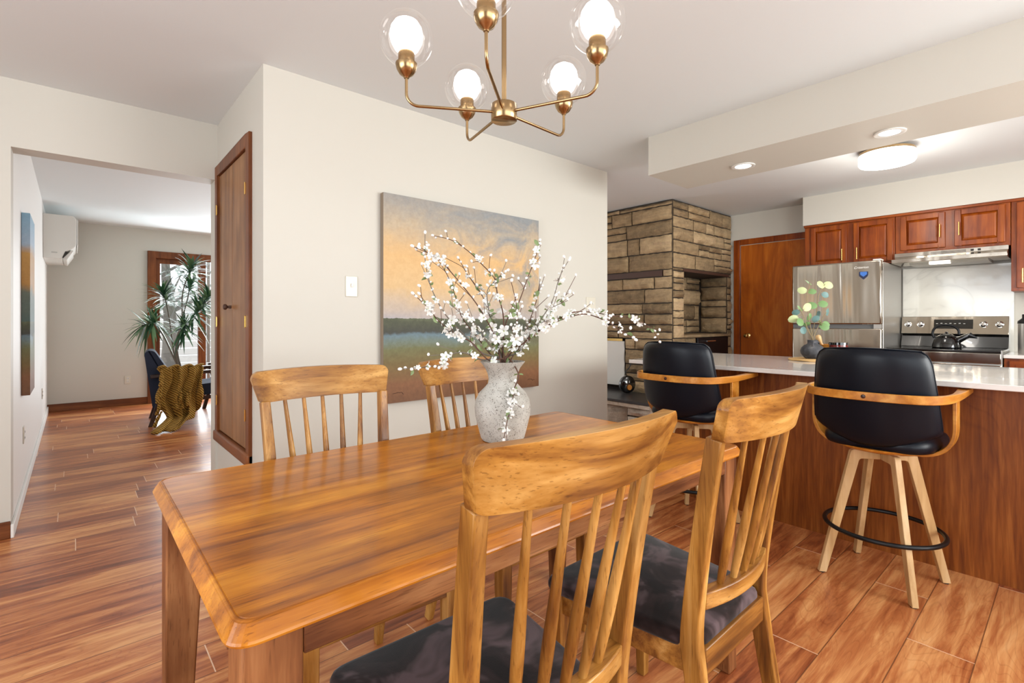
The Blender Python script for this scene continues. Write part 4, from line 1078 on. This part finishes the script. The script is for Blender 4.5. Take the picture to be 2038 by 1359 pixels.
# ------------------------------------------------------------------ range hood
def hood():
    y0, y1 = 0.395, 1.165
    t = thing('range_hood', 'stainless steel range hood under the wall cabinet', 'range hood', (5.73, (y0 + y1) / 2, 1.70)); hy = (y1 - y0) / 2
    MB().prism([(0.12, 0.121), (0.12, 0.085), (0.0, 0.055), (0.0, 0.022), (0.012, 0.018), (0.45, 0.018), (0.45, 0.121)], -hy, hy, 'y').build('hood_body', M_STEEL, t, bevel=0.002)
    MB().prism([(0.115, 0.0), (0.40, 0.0), (0.44, 0.0175), (0.06, 0.0175)], -hy + 0.12, hy - 0.12, 'y').build('filter', M_STEELS, t)
    MB().box(0.05, 0.115, -0.02, 0.12, -0.004, 0.017).build('hood_lamp', M_HOODL, t)
    g = MB()
    for i in range(5): g.box(0.1185, 0.121, -0.12, 0.12, 0.090 + i * 0.005, 0.092 + i * 0.005)
    g.build('vent_grille', M_DARKSLOT, t)
    for y in (-0.16, -0.205): MB().box(0.1165, 0.121, y - 0.010, y + 0.010, 0.093, 0.110).build('button', M_DARKSLOT, t, bevel=0.001)
hood()
d = bpy.data.lights.new('hood_lamp_light', 'SPOT'); d.energy = 2; d.spot_size = 2.4; d.spot_blend = 0.8; d.shadow_soft_size = 0.04; d.color = (1, 0.9, 0.74)
o = bpy.data.objects.new('hood_lamp_light', d); COL.objects.link(o); o.location = (5.82, 0.83, 1.685)
# marble slab behind the range
tag(MB().box(6.208, 6.229, 0.386, 1.168, 0.90, 1.70).build('marble_backsplash', M_MARBLE), 'pale veined marble slab behind the range', 'backsplash')

# ------------------------------------------------------------------ range
def range_():
    x0, y0, y1 = 5.54, 0.413, 1.165
    t = thing('range', 'stainless steel electric range with black glass cooktop', 'stove', (x0, (y0 + y1) / 2, 0)); hy = (y1 - y0) / 2
    MB().box(0.03, 0.66, -hy, hy, 0.06, 0.925).build('body', M_STEELS, t, bevel=0.003)
    MB().box(-0.012, 0.645, -hy, hy, 0.926, 0.945).build('cooktop', M_BLACK, t, bevel=0.005)
    MB().box(-0.014, 0.03, -hy + 0.004, hy - 0.004, 0.84, 0.924).build('front_strip', M_STEEL, t, bevel=0.004)
    d_ = MB().box(-0.014, 0.03, -hy + 0.004, hy - 0.004, 0.22, 0.83).build('oven_door', M_STEEL, t, bevel=0.004)
    MB().box(-0.0165, -0.012, -hy + 0.08, hy - 0.08, 0.36, 0.70).build('oven_window', M_BLACK, d_)
    h = MB(); h.tube([(-0.055, -hy + 0.05, 0.785), (-0.055, hy - 0.05, 0.785)], 0.012, 14)
    for s in (-1, 1): h.tube([(-0.014, s * (hy - 0.08), 0.785), (-0.055, s * (hy - 0.08), 0.785)], 0.009, 10)
    h.build('handle', M_STEEL, d_, smooth=True)
    MB().box(-0.010, 0.03, -hy + 0.004, hy - 0.004, 0.07, 0.21).build('drawer', M_STEEL, t, bevel=0.004)
    MB().prism([(0.560, 0.946), (0.655, 0.946), (0.655, 1.065), (0.610, 1.065)], -hy, hy, 'y').build('lower_backguard', M_BLACK, t, bevel=0.002)
    bg = MB().prism([(0.575, 1.066), (0.655, 1.066), (0.655, 1.228), (0.612, 1.228), (0.580, 1.085)], -hy, hy, 'y').build('control_panel', M_STEEL, t, bevel=0.003)
    def onp(z): return 0.580 + (z - 1.085) * 0.032 / 0.143
    tilt = math.atan2(0.032, 0.143)
    MB().prism([(onp(1.115) - 0.002, 1.115), (onp(1.20) - 0.002, 1.20), (onp(1.20) + 0.004, 1.20), (onp(1.115) + 0.004, 1.115)], -0.145, 0.13, 'y').build('display', M_BLACK, bg)
    sy = MB()
    for i in range(7): sy.box(onp(1.17) - 0.0045, onp(1.17) - 0.002, 0.10 - i * 0.032, 0.10 - i * 0.032 + 0.014, 1.160 + 0.002 * (i % 2), 1.164 + 0.003 * (i % 2))
    sy.build('display_marks', M_WHITE, bg)
    for y in (0.325, 0.228, -0.215, -0.318):
        m = Matrix.Translation((onp(1.155), y, 1.155)) @ Matrix.Rotation(-PI / 2 - (-tilt), 4, 'Y')
        k = MB(); k.lathe([(0.001, 0), (0.028, 0), (0.028, 0.006), (0.022, 0.009), (0.020, 0.028), (0.016, 0.032), (0.001, 0.033)], n=24, m=m)
        k.box(-0.020, 0.020, -0.004, 0.004, 0.030, 0.038, m); k.build('knob', M_CHROME, bg, smooth=True)
    MB().box(-0.0135, 0.012, -hy - 0.004, -hy + 0.004, 0.84, 0.95).build('corner_cap', M_STEELS, t)
range_()
def kettle():
    p = Vector((5.93, 0.800, 0.9455)); t = thing('kettle', 'black whistling kettle with looped handle on the range', 'kettle', p)
    k = MB().lathe([(0.001, 0), (0.098, 0), (0.104, 0.006), (0.100, 0.03), (0.088, 0.07), (0.068, 0.100), (0.045, 0.114), (0.001, 0.118)], n=40).build('body', M_BLACK, t, smooth=True)
    MB().lathe([(0.001, 0.110), (0.046, 0.112), (0.044, 0.118), (0.020, 0.126), (0.010, 0.134), (0.011, 0.142), (0.001, 0.145)], n=28).build('lid', M_BLACK, t, smooth=True)
    h = [(0, 0.085, 0.085), (0, 0.098, 0.125), (0, 0.085, 0.170), (0, 0.045, 0.200), (0, -0.005, 0.205), (0, -0.050, 0.192), (0, -0.080, 0.160), (0, -0.085, 0.120)]
    MB().tube(spline(h, 5), 0.010, 12).build('handle', M_BLACKM, t, smooth=True)
    sp_ = MB(); sp_.tube([(0, -0.06, 0.055), (0, -0.105, 0.085), (0, -0.150, 0.112), (0, -0.175, 0.118)], [0.030, 0.024, 0.020, 0.016], 16); sp_.build('spout', M_BLACK, t, smooth=True)
    c = MB(); c.tube([(0, -0.150, 0.115), (0, -0.205, 0.090)], [0.027, 0.004], 14); c.build('spout_cap', M_BLACKM, t, smooth=True)
    MB().box(-0.009, 0.009, -0.125, -0.085, 0.118, 0.128, Matrix.Rotation(0.5, 4, 'X')).build('lever', M_CHROME, t)
kettle()
# base cabinet, counter and canister right of the range
def base_cab():
    t = thing('base_cabinet', 'cherry base cabinet right of the range', 'cabinet', (5.60, 0.0, 0))
    MB().box(0.0, 0.62, -1.2, 0.405, 0.08, 0.888).build('carcass', W_CB['z'], t, bevel=0.002)
    for a, b in ((0.02, 0.375), (-0.38, -0.02)):
        d_ = MB().box(-0.018, -0.001, a, b, 0.735, 0.868).build('drawer', W_CB['y'], t, bevel=0.004)
        MB().box(-0.022, -0.017, a + 0.035, b - 0.035, 0.765, 0.838).build('raised_panel', W_CB['y'], d_, bevel=0.003)
        MB().box(-0.018, -0.001, a, b, 0.10, 0.715).build('door', W_CB['z'], t, bevel=0.004)
base_cab()
tag(MB().box(5.57, 6.228, -1.25, 0.408, 0.8885, 0.916).build('back_worktop', M_QUARTZ, bevel=0.003), 'white worktop right of the range', 'worktop')
def canister():
    t = thing('canister', 'steel canister with black lid on the worktop right of the range', 'canister', (5.90, 0.285, 0.9165))
    MB().lathe([(0.001, 0), (0.058, 0), (0.060, 0.004), (0.060, 0.245), (0.001, 0.246)], n=36).build('body', M_STEELS, t, smooth=True)
    MB().lathe([(0.001, 0.246), (0.064, 0.247), (0.062, 0.268), (0.040, 0.288), (0.036, 0.292), (0.036, 0.320), (0.034, 0.324), (0.001, 0.325)], n=30).build('lid', M_BLACKM, t, smooth=True)
canister()
# other half of the cabinet run is hidden; wooden door beside the refrigerator
def kitchen_door():
    c = MB()
    c.box(6.205, 6.30, 2.79, 2.865, 0, 2.19).box(6.205, 6.30, 1.97, 2.03, 0, 2.19).box(6.205, 6.30, 2.03, 2.79, 2.125, 2.19)
    d_ = struct(c.build('door_2', W_CB['z'], bevel=0.004), 'cherry casing of the kitchen door')
    n = NT('door_veneer'); a = n.noise(n.coords((3, 3, 0.8)), 1.8, 4, 0.6, 1.2).outputs[0]
    b = n.noise(n.coords((60, 60, 2)), 1, 3, 0.5).outputs[0]
    mt = n.set(color=n.ramp(n.math('ADD', n.math('MULTIPLY', a, 0.75), n.math('MULTIPLY', b, 0.25)), [(0.3, srgb(134, 62, 10)), (0.5, srgb(172, 88, 16)), (0.7, srgb(200, 116, 34))]), rough=0.38, spec=0.3).m
    p = MB().box(6.232, 6.27, 2.034, 2.786, 0.01, 2.121).build('door_panel', mt, d_)
    k = MB(); m = Matrix.Translation((6.232, 2.70, 1.01)) @ Matrix.Rotation(-PI / 2, 4, 'Y')
    k.lathe([(0.001, 0), (0.030, 0), (0.030, 0.004), (0.012, 0.010), (0.011, 0.035), (0.024, 0.045), (0.028, 0.060), (0.022, 0.074), (0.001, 0.078)], n=24, m=m)
    k.build('knob', M_BRASSP, d_, smooth=True)
    h = MB(); h.tube([(6.228, 2.036, 1.82), (6.228, 2.036, 1.92)], 0.006, 8); h.build('hinge', M_IRON, d_)
kitchen_door()

# ------------------------------------------------------------------ stone chimney
def ashlar(mb, rnd, a0, a1, z0, z1, holes, P, corner=None):
    """coursed stone face. P(a, depth, z) -> point; depth grows outward. holes = [(a0,a1,z0,z1)]"""
    z = z0; g = 0.007
    def blocked(b0, b1, c0, c1):
        return any(b1 > h[0] + 1e-4 and b0 < h[1] - 1e-4 and c1 > h[2] + 1e-4 and c0 < h[3] - 1e-4 for h in holes)
    def stone(b0, b1, c0, c1):
        pr = rnd.uniform(0.018, 0.055); b0 += g; b1 -= g; c0 += g; c1 -= g
        if b1 - b0 < 0.02 or c1 - c0 < 0.015: return
        nx = max(2, int((b1 - b0) / 0.045)); nz = max(2, int((c1 - c0) / 0.035))
        V = []
        for j in range(nz + 1):
            row = []
            for i in range(nx + 1):
                u = i / nx; v = j / nz
                eu = min(u, 1 - u) * (b1 - b0); ev = min(v, 1 - v) * (c1 - c0); e = min(1.0, min(eu, ev) / 0.030)
                d = pr * (0.30 + 0.70 * math.sqrt(e)) + (rnd.uniform(-0.006, 0.006) if e > 0 else 0)
                ja = rnd.uniform(-0.004, 0.004); jz = rnd.uniform(-0.004, 0.004)
                row.append(mb.bm.verts.new(P(b0 + (b1 - b0) * u + ja, d, c0 + (c1 - c0) * v + jz)))
            V.append(row)
        for j in range(nz):
            for i in range(nx): mb.bm.faces.new([V[j][i], V[j][i + 1], V[j + 1][i + 1], V[j + 1][i]])
        edge = [V[0][i] for i in range(nx + 1)] + [V[j][nx] for j in range(1, nz + 1)] + [V[nz][i] for i in range(nx - 1, -1, -1)] + [V[j][0] for j in range(nz - 1, 0, -1)]
        back = []
        for v in edge:
            pass
        # skirt to the wall plane
        base = []
        def bp(i, j): return P(b0 + (b1 - b0) * i / nx, -0.01, c0 + (c1 - c0) * j / nz)
        idx = [(i, 0) for i in range(nx + 1)] + [(nx, j) for j in range(1, nz + 1)] + [(i, nz) for i in range(nx - 1, -1, -1)] + [(0, j) for j in range(nz - 1, 0, -1)]
        base = [mb.bm.verts.new(bp(*q)) for q in idx]
        for k in range(len(edge)):
            k2 = (k + 1) % len(edge); mb.bm.faces.new([edge[k], base[k], base[k2], edge[k2]])
    while z < z1 - 0.02:
        h = rnd.choice([0.08, 0.12, 0.16, 0.19, 0.17, 0.14]); h = min(h, z1 - z)
        if z1 - z - h < 0.04: h = z1 - z
        # snap to hole levels
        for hh in holes:
            for lv in (hh[2], hh[3]):
                if z + 0.03 < lv < z + h + 0.03: h = lv - z
        cuts = [a0]; a = a0
        spans = sorted((hh[0], hh[1]) for hh in holes if z + h > hh[2] + 1e-4 and z < hh[3] - 1e-4)
        free = []; c = a0
        for s0, s1 in spans:
            if s0 > c: free.append((c, s0))
            c = max(c, s1)
        if c < a1: free.append((c, a1))
        for f0, f1 in free:
            a = f0
            while a < f1 - 0.01:
                L = rnd.uniform(0.16, 0.62) if h > 0.1 else rnd.uniform(0.22, 0.75)
                if f1 - a - L < 0.12: L = f1 - a
                if h > 0.13 and rnd.random() < 0.4 and L < 0.5:
                    hs = h * rnd.uniform(0.4, 0.6); stone(a, a + L, z, z + hs); stone(a, a + L, z + hs, z + h)
                else: stone(a, a + L, z, z + h)
                a += L
        z += h
def chimney():
    X0, X1, Y0, Y1 = 4.865, 6.225, 2.91, 4.19
    t = thing('stone_chimney', 'large rough stone fireplace chimney at the end of the kitchen', 'fireplace', (X0, Y0, 0))
    o = Vector((X0, Y0, 0))
    core = MB()
    NX0, NX1, NZ0, NZ1, ND = 5.085, 6.12, 1.02, 1.735, 0.36
    def cb(x0, x1, y0, y1, z0, z1): core.box(x0 - X0, x1 - X0, y0 - Y0, y1 - Y0, z0, z1)
    # core with a niche in front and a firebox at the left
    FY0, FZ0, FZ1, FD = 3.52, 0.36, 0.985, 0.25
    cb(X0 + FD, X1, Y0 + ND, Y1, 0, 2.505)
    cb(X0, X0 + FD, Y0 + ND, FY0, 0, 2.505); cb(X0, X0 + FD, FY0, Y1, FZ1, 2.505); cb(X0, X0 + FD, FY0, Y1, 0, FZ0)
    cb(X0, NX0, Y0, Y0 + ND, 0, 2.505); cb(NX1, X1, Y0, Y0 + ND, 0, 2.505)
    cb(NX0, NX1, Y0, Y0 + ND, NZ1, 2.505); cb(NX0, NX1, Y0, Y0 + ND, 0, NZ0)
    core.build('mortar_core', M_MORTAR, t)
    rnd = random.Random(21)
    L = MB()   # left face, a = Y
    ashlar(L, rnd, Y0 - 0.0, Y1, 0.0, 2.495, [(3.02, Y1, 1.675, 1.75), (FY0, Y1, FZ0 - 0.3, FZ1), (3.0, Y1, 0, FZ0)], lambda a, d, z: (-d, a - Y0, z))
    L.build('left_stonework', M_STONE, t, smooth=True)
    Fm = MB()  # front face, a = X
    ashlar(Fm, rnd, X0, X1 - 0.01, 0.0, 2.495, [(NX0, NX1, NZ0, NZ1), (NX0, NX1, NZ1, NZ1 + 0.035), (5.33, 6.09, 0.55, 1.0)], lambda a, d, z: (a - X0, -d, z))
    Fm.build('front_stonework', M_STONE, t, smooth=True)
    N_ = MB()
    ashlar(N_, rnd, NX0, NX1 - 0.03, NZ0 + 0.02, NZ1, [], lambda a, d, z: (a - X0, ND - d, z))
    ashlar(N_, rnd, Y0, Y0 + ND - 0.02, NZ0 + 0.02, NZ1, [], lambda a, d, z: (NX1 - X0 - d, a - Y0, z))
    ashlar(N_, rnd, Y0, Y0 + ND - 0.02, NZ0 + 0.02, NZ1, [], lambda a, d, z: (NX0 - X0 + d * 0.5, a - Y0, z))
    N_.build('niche_stonework', M_STONE, t, smooth=True)
    MB().box(NX0 - 0.03 - X0, NX1 + 0.02 - X0, -0.02, ND * 0.6, NZ1 + 0.001, NZ1 + 0.03).build('lintel', M_IRON, t)
    MB().box(-0.012, 0.02, 3.03 - Y0, Y1 - Y0, 1.682, 1.745).build('lintel', M_IRON, t)
    MB().box(NX0 - X0, NX1 - X0, -0.045, ND - 0.01, NZ0 - 0.018, NZ0 + 0.012).build('niche_shelf', M_STONE, t, bevel=0.004)
    # grill door below the niche
    g = MB().box(5.34 - X0, 6.08 - X0, -0.035, 0.0, 0.56, 0.995).build('grill_door', M_BLACKM, t, bevel=0.004)
    hd = MB(); hd.tube([(0.62, -0.068, 0.955), (0.82, -0.068, 0.955)], 0.008, 10)
    for x in (0.63, 0.81): hd.tube([(x, -0.035, 0.955), (x, -0.068, 0.955)], 0.006, 8)
    hd.build('handle', M_CHROME, g, smooth=True)
    # white firebox cover with brass top, left face
    cv = MB().box(-0.02, 0.0, FY0 - Y0 + 0.01, Y1 - Y0, 0.43, 0.950).build('firebox_cover', M_WHITE, t, bevel=0.003)
    MB().box(-0.022, 0.0, FY0 - Y0 + 0.03, Y1 - Y0, 0.951, 0.980).build('brass_strip', M_BRASSP, cv)
    # raised hearth
    MB().box(4.27 - X0, -0.001, 2.80 - Y0, Y1 - Y0, 0.30, 0.345).build('hearth_bed', M_STONEG, t, bevel=0.006)
    MB().box(4.25 - X0, -0.001, 2.78 - Y0, Y1 - Y0, 0.346, 0.372).build('slate_slab', M_SLATE, t, bevel=0.004)
    MB().box(4.34 - X0, -0.001, 2.86 - Y0, Y1 - Y0, 0.0, 0.299).build('hearth_core', M_MORTAR, t)
    hs = MB()
    ashlar(hs, rnd, 2.84, Y1, 0.0, 0.298, [], lambda a, d, z: (4.34 - X0 - d, a - Y0, z))
    ashlar(hs, rnd, 4.32, 4.86, 0.0, 0.298, [], lambda a, d, z: (a - X0, 2.86 - Y0 - d, z))
    hs.build('hearth_stonework', M_STONEG, t, smooth=True)
chimney()
def hearth_tool():
    t = thing('fireplace_tool', 'round black metal object with wooden end standing on the slate hearth', 'fireplace tool', (4.70, 3.38, 0.3725), math.radians(-20))
    m = Matrix.Translation((0, 0, 0.10)) @ Matrix.Rotation(PI / 2, 4, 'X')
    MB().lathe([(0.001, -0.035), (0.085, -0.035), (0.098, -0.02), (0.10, 0.0), (0.098, 0.02), (0.085, 0.035), (0.001, 0.035)], n=36, m=m).build('drum', M_BLACK, t, smooth=True)
    m2 = Matrix.Translation((0.0, -0.03, 0.07)) @ Matrix.Rotation(PI / 2, 4, 'X')
    MB().lathe([(0.001, 0.0), (0.03, 0.0), (0.03, 0.02), (0.001, 0.02)], n=20, m=m2).build('wooden_end', W_BE['x'], t, smooth=True)
    MB().tube(spline([(0, 0, 0.19), (-0.02, 0, 0.24), (0.03, 0, 0.29), (0.06, 0, 0.36)], 5), 0.006, 8).build('handle', M_BLACKM, t, smooth=True)
hearth_tool()

# ------------------------------------------------------------------ living room: armchairs, throw, potted dracaena
def make_armchair(label):
    """local +x = forward"""
    t = thing('armchair', label, 'armchair', group='navy wooden-armed armchairs in the living room')
    prof = rounded([(-0.36, 0.84), (-0.27, 0.86), (-0.02, 0.42), (-0.02, 0.25), (-0.20, 0.16), (-0.28, 0.20)], [0.05, 0.05, 0.03, 0.02, 0.04, 0.03], 4)
    MB().prism(prof, -0.28, 0.28, 'y').build('back_cushion', M_NAVY, t, bevel=0.025, seg=4)
    MB().prism(rounded([(-0.04, 0.28), (0.42, 0.33), (0.42, 0.46), (-0.04, 0.42)], 0.03, 3), -0.28, 0.28, 'y').build('seat_cushion', M_NAVY, t, bevel=0.025, seg=4)
    for s in (-1, 1):
        y = s * 0.325
        MB().prism(rounded([(-0.30, 0.545), (0.44, 0.58), (0.44, 0.62), (-0.30, 0.58)], 0.008, 2), y - 0.032, y + 0.032, 'y').build('armrest', W_DK['x'], t, bevel=0.004)
        MB().prism([(0.30, 0.585), (0.36, 0.585), (0.50, 0.0), (0.46, 0.0)], y - 0.018, y + 0.018, 'y').build('leg', W_DK['z'], t, bevel=0.003)
        MB().prism([(-0.16, 0.56), (-0.10, 0.56), (-0.28, 0.0), (-0.32, 0.0)], y - 0.018, y + 0.018, 'y').build('leg', W_DK['z'], t, bevel=0.003)
        MB().prism([(-0.18, 0.22), (0.38, 0.28), (0.38, 0.32), (-0.18, 0.26)], y - 0.014, y + 0.014, 'y').build('side_rail', W_DK['x'], t, bevel=0.002)
    MB().box(-0.05, -0.01, -0.32, 0.32, 0.22, 0.27).build('cross_rail', W_DK['y'], t, bevel=0.002)
    MB().box(0.34, 0.38, -0.32, 0.32, 0.27, 0.32).build('cross_rail', W_DK['y'], t, bevel=0.002)
    return t
ac = make_armchair('navy armchair with dark wooden arms under the mustard throw'); ac.location = (0.98, 7.18, 0); ac.rotation_euler = (0, 0, -0.10)
dup(ac, (1.86, 7.62, 0), 3.3, 'navy armchair behind the draped one, mostly hidden by the closet wall')
def throw():
    # knitted sheet folded over the near armrest and pooling on the floor
    NU, NV = 34, 40; m = MB(); rows = []
    for j in range(NV + 1):
        v = j / NV; row = []
        for i in range(NU + 1):
            u = i / NU
            z = 0.66 - 0.64 * v ** 0.95
            # straight fall; the right side ends in a hanging corner, the left side reaches the floor
            lim = 1.0 - 0.32 * max(0.0, (u - 0.55) / 0.45) ** 1.5
            z = 0.66 - 0.645 * lim * v
            x = 0.70 + 0.43 * u - 0.02 * v * u + 0.03 * math.sin(v * 9) * (1 - u) + 0.05 * v * (1 - u)
            y = 6.775 - 0.045 * math.sin(v * PI * 0.8) - 0.06 * v ** 2 * (1 - u * 0.6)
            f = 0.022 + 0.020 * v
            y += f * math.sin(u * 21 + 1.5 * math.sin(v * 3) + v * 2) + 0.012 * math.sin(u * 47 + v * 6)
            x += 0.012 * math.sin(u * 33 + v * 9)
            if v > 0.86 and lim > 0.9: y -= 0.30 * (v - 0.86) / 0.14 * min(1, (lim - 0.9) * 12); x -= 0.16 * (v - 0.86) / 0.14 * (1 - 0.5 * u)
            row.append((x, y, max(0.014, z)))
        rows.append(row)
    V = [[m.bm.verts.new(p) for p in r] for r in rows]
    for j in range(NV):
        for i in range(NU): m.bm.faces.new([V[j][i], V[j][i + 1], V[j + 1][i + 1], V[j + 1][i]])
    t = thing('knitted_throw', 'mustard knitted throw draped over the armchair arm down to the floor', 'throw', (0, 0, 0))
    b = m.build('blanket', M_KNIT, t, smooth=True, solid=0.016)
    # part lying over the arm, towards the seat
    m = MB(); rows = []
    for j in range(9):
        v = j / 8; row = []
        for i in range(25):
            u = i / 24
            row.append((0.72 + 0.42 * u + 0.012 * math.sin(u * 20), 6.775 + 0.24 * v, 0.662 + 0.014 * math.sin(u * 21) - 0.10 * v ** 2 + 0.02 * math.sin(v * PI)))
        rows.append(row)
    V = [[m.bm.verts.new(p) for p in r] for r in rows]
    for j in range(8):
        for i in range(24): m.bm.faces.new([V[j][i], V[j][i + 1], V[j + 1][i + 1], V[j + 1][i]])
    m.build('fold', M_KNIT, t, smooth=True, solid=0.018)
    rnd = random.Random(9)
    tm = MB(); tm.lathe([(0.001, 0), (0.010, -0.004), (0.012, -0.016), (0.007, -0.022), (0.014, -0.05), (0.019, -0.095), (0.017, -0.115), (0.001, -0.117)], n=10)
    tme = proto_mesh(tm, 'tassel', [M_KNIT])
    for k in range(17):
        f = k / 16
        if k < 9: p = (0.735 - 0.03 * f + rnd.uniform(-0.02, 0.02), 6.70 - 0.05 * f, 0.64 - 0.54 * (k / 8.5))
        else: p = (0.86 + 0.018 * (k - 9) + rnd.uniform(-0.01, 0.01), 6.69 + rnd.uniform(-0.02, 0.01), 0.40 - 0.03 * ((k * 3) % 4))
        o = bpy.data.objects.new('tassel', tme); COL.objects.link(o); o.parent = t; o.location = p
        o.rotation_euler = (rnd.uniform(-0.3, 0.3), rnd.uniform(0.0, 0.6) if k < 9 else rnd.uniform(-0.15, 0.15), 0)
    return t
throw()
def dracaena():
    B = Vector((1.12, 7.98, 0)); t = thing('potted_dracaena', 'tall green spiky-leaved potted plant behind the armchair', 'plant', B)
    zc = B.x * S_ + B.y * C_
    MB().lathe([(0.001, 0), (0.14, 0), (0.15, 0.01), (0.19, 0.34), (0.185, 0.35), (0.17, 0.345), (0.165, 0.31), (0.001, 0.31)], n=40).build('pot', plain('grey_pot', srgb(188, 186, 180), 0.6), t, smooth=True)
    MB().lathe([(0.001, 0.311), (0.163, 0.311), (0.15, 0.318), (0.001, 0.325)], n=24).build('soil', paint('potting_soil', srgb(60, 46, 36), 0.95, 0.8, 60), t)
    heads = [([(352, 700), (362, 640), (364, 580), (384, 528)], 0.0, 0.34), ([(350, 700), (358, 650), (372, 600), (380, 560)], -0.1, 0.24), ([(346, 700), (338, 640), (330, 600), (322, 580)], 0.05, 0.34),
             ([(345, 710), (325, 668), (305, 645), (283, 648)], 0.10, 0.36), ([(353, 700), (360, 668), (380, 635), (402, 612)], 0.05, 0.34), ([(350, 705), (356, 672), (364, 655), (368, 645)], 0.22, 0.30), ([(352, 705), (372, 660), (395, 620), (418, 590)], -0.15, 0.30)]
    for hi, (pts, dep, L0) in enumerate(heads):
        rnd = random.Random(100 + hi)
        P = [Vector((rnd.uniform(-0.03, 0.03), rnd.uniform(-0.03, 0.03), 0.315))]
        for i, (u, v) in enumerate(pts): P.append(ray(u, v, zc - dep * i / 3) - B)
        S = spline(P, 6); st_ = MB().tube(S, [0.012 - 0.006 * i / (len(S) - 1) for i in range(len(S))], 8).build('stem', M_TWIGG, t, smooth=True)
        m = MB(); tip = S[-1]; ax = (S[-1] - S[-5]).normalized()
        for k in range(64):
            g = k / 64; base = tip - ax * 0.22 * g * rnd.uniform(0.6, 1)
            a = k * 2.399 + rnd.uniform(-0.2, 0.2); q = ax.orthogonal().normalized(); q2 = ax.cross(q)
            rad = q * math.cos(a) + q2 * math.sin(a); lift = 1.1 - 1.5 * g
            d = (rad + ax * lift + Vector((0, 0, 0.25))).normalized(); L = L0 * rnd.uniform(0.72, 1.1) * (0.8 if g < 0.12 else 1)
            side = d.cross(Vector((0, 0, 1))).normalized(); w0 = 0.011; prev = None; drop = rnd.uniform(0.16, 0.42)
            for i in range(6):
                f = i / 5; c = base + d * L * f - Vector((0, 0, drop * L * f * f)); wd = w0 * (0.55 + 0.9 * math.sin(PI * min(1, f * 0.8 + 0.12))) * (1 - f ** 3) + 0.0008
                a_, b_ = m.bm.verts.new(c - side * wd), m.bm.verts.new(c + side * wd)
                if prev: m.bm.faces.new([prev[0], prev[1], b_, a_])
                prev = (a_, b_)
        m.build('foliage', M_YUCCA, st_, smooth=False)
dracaena()
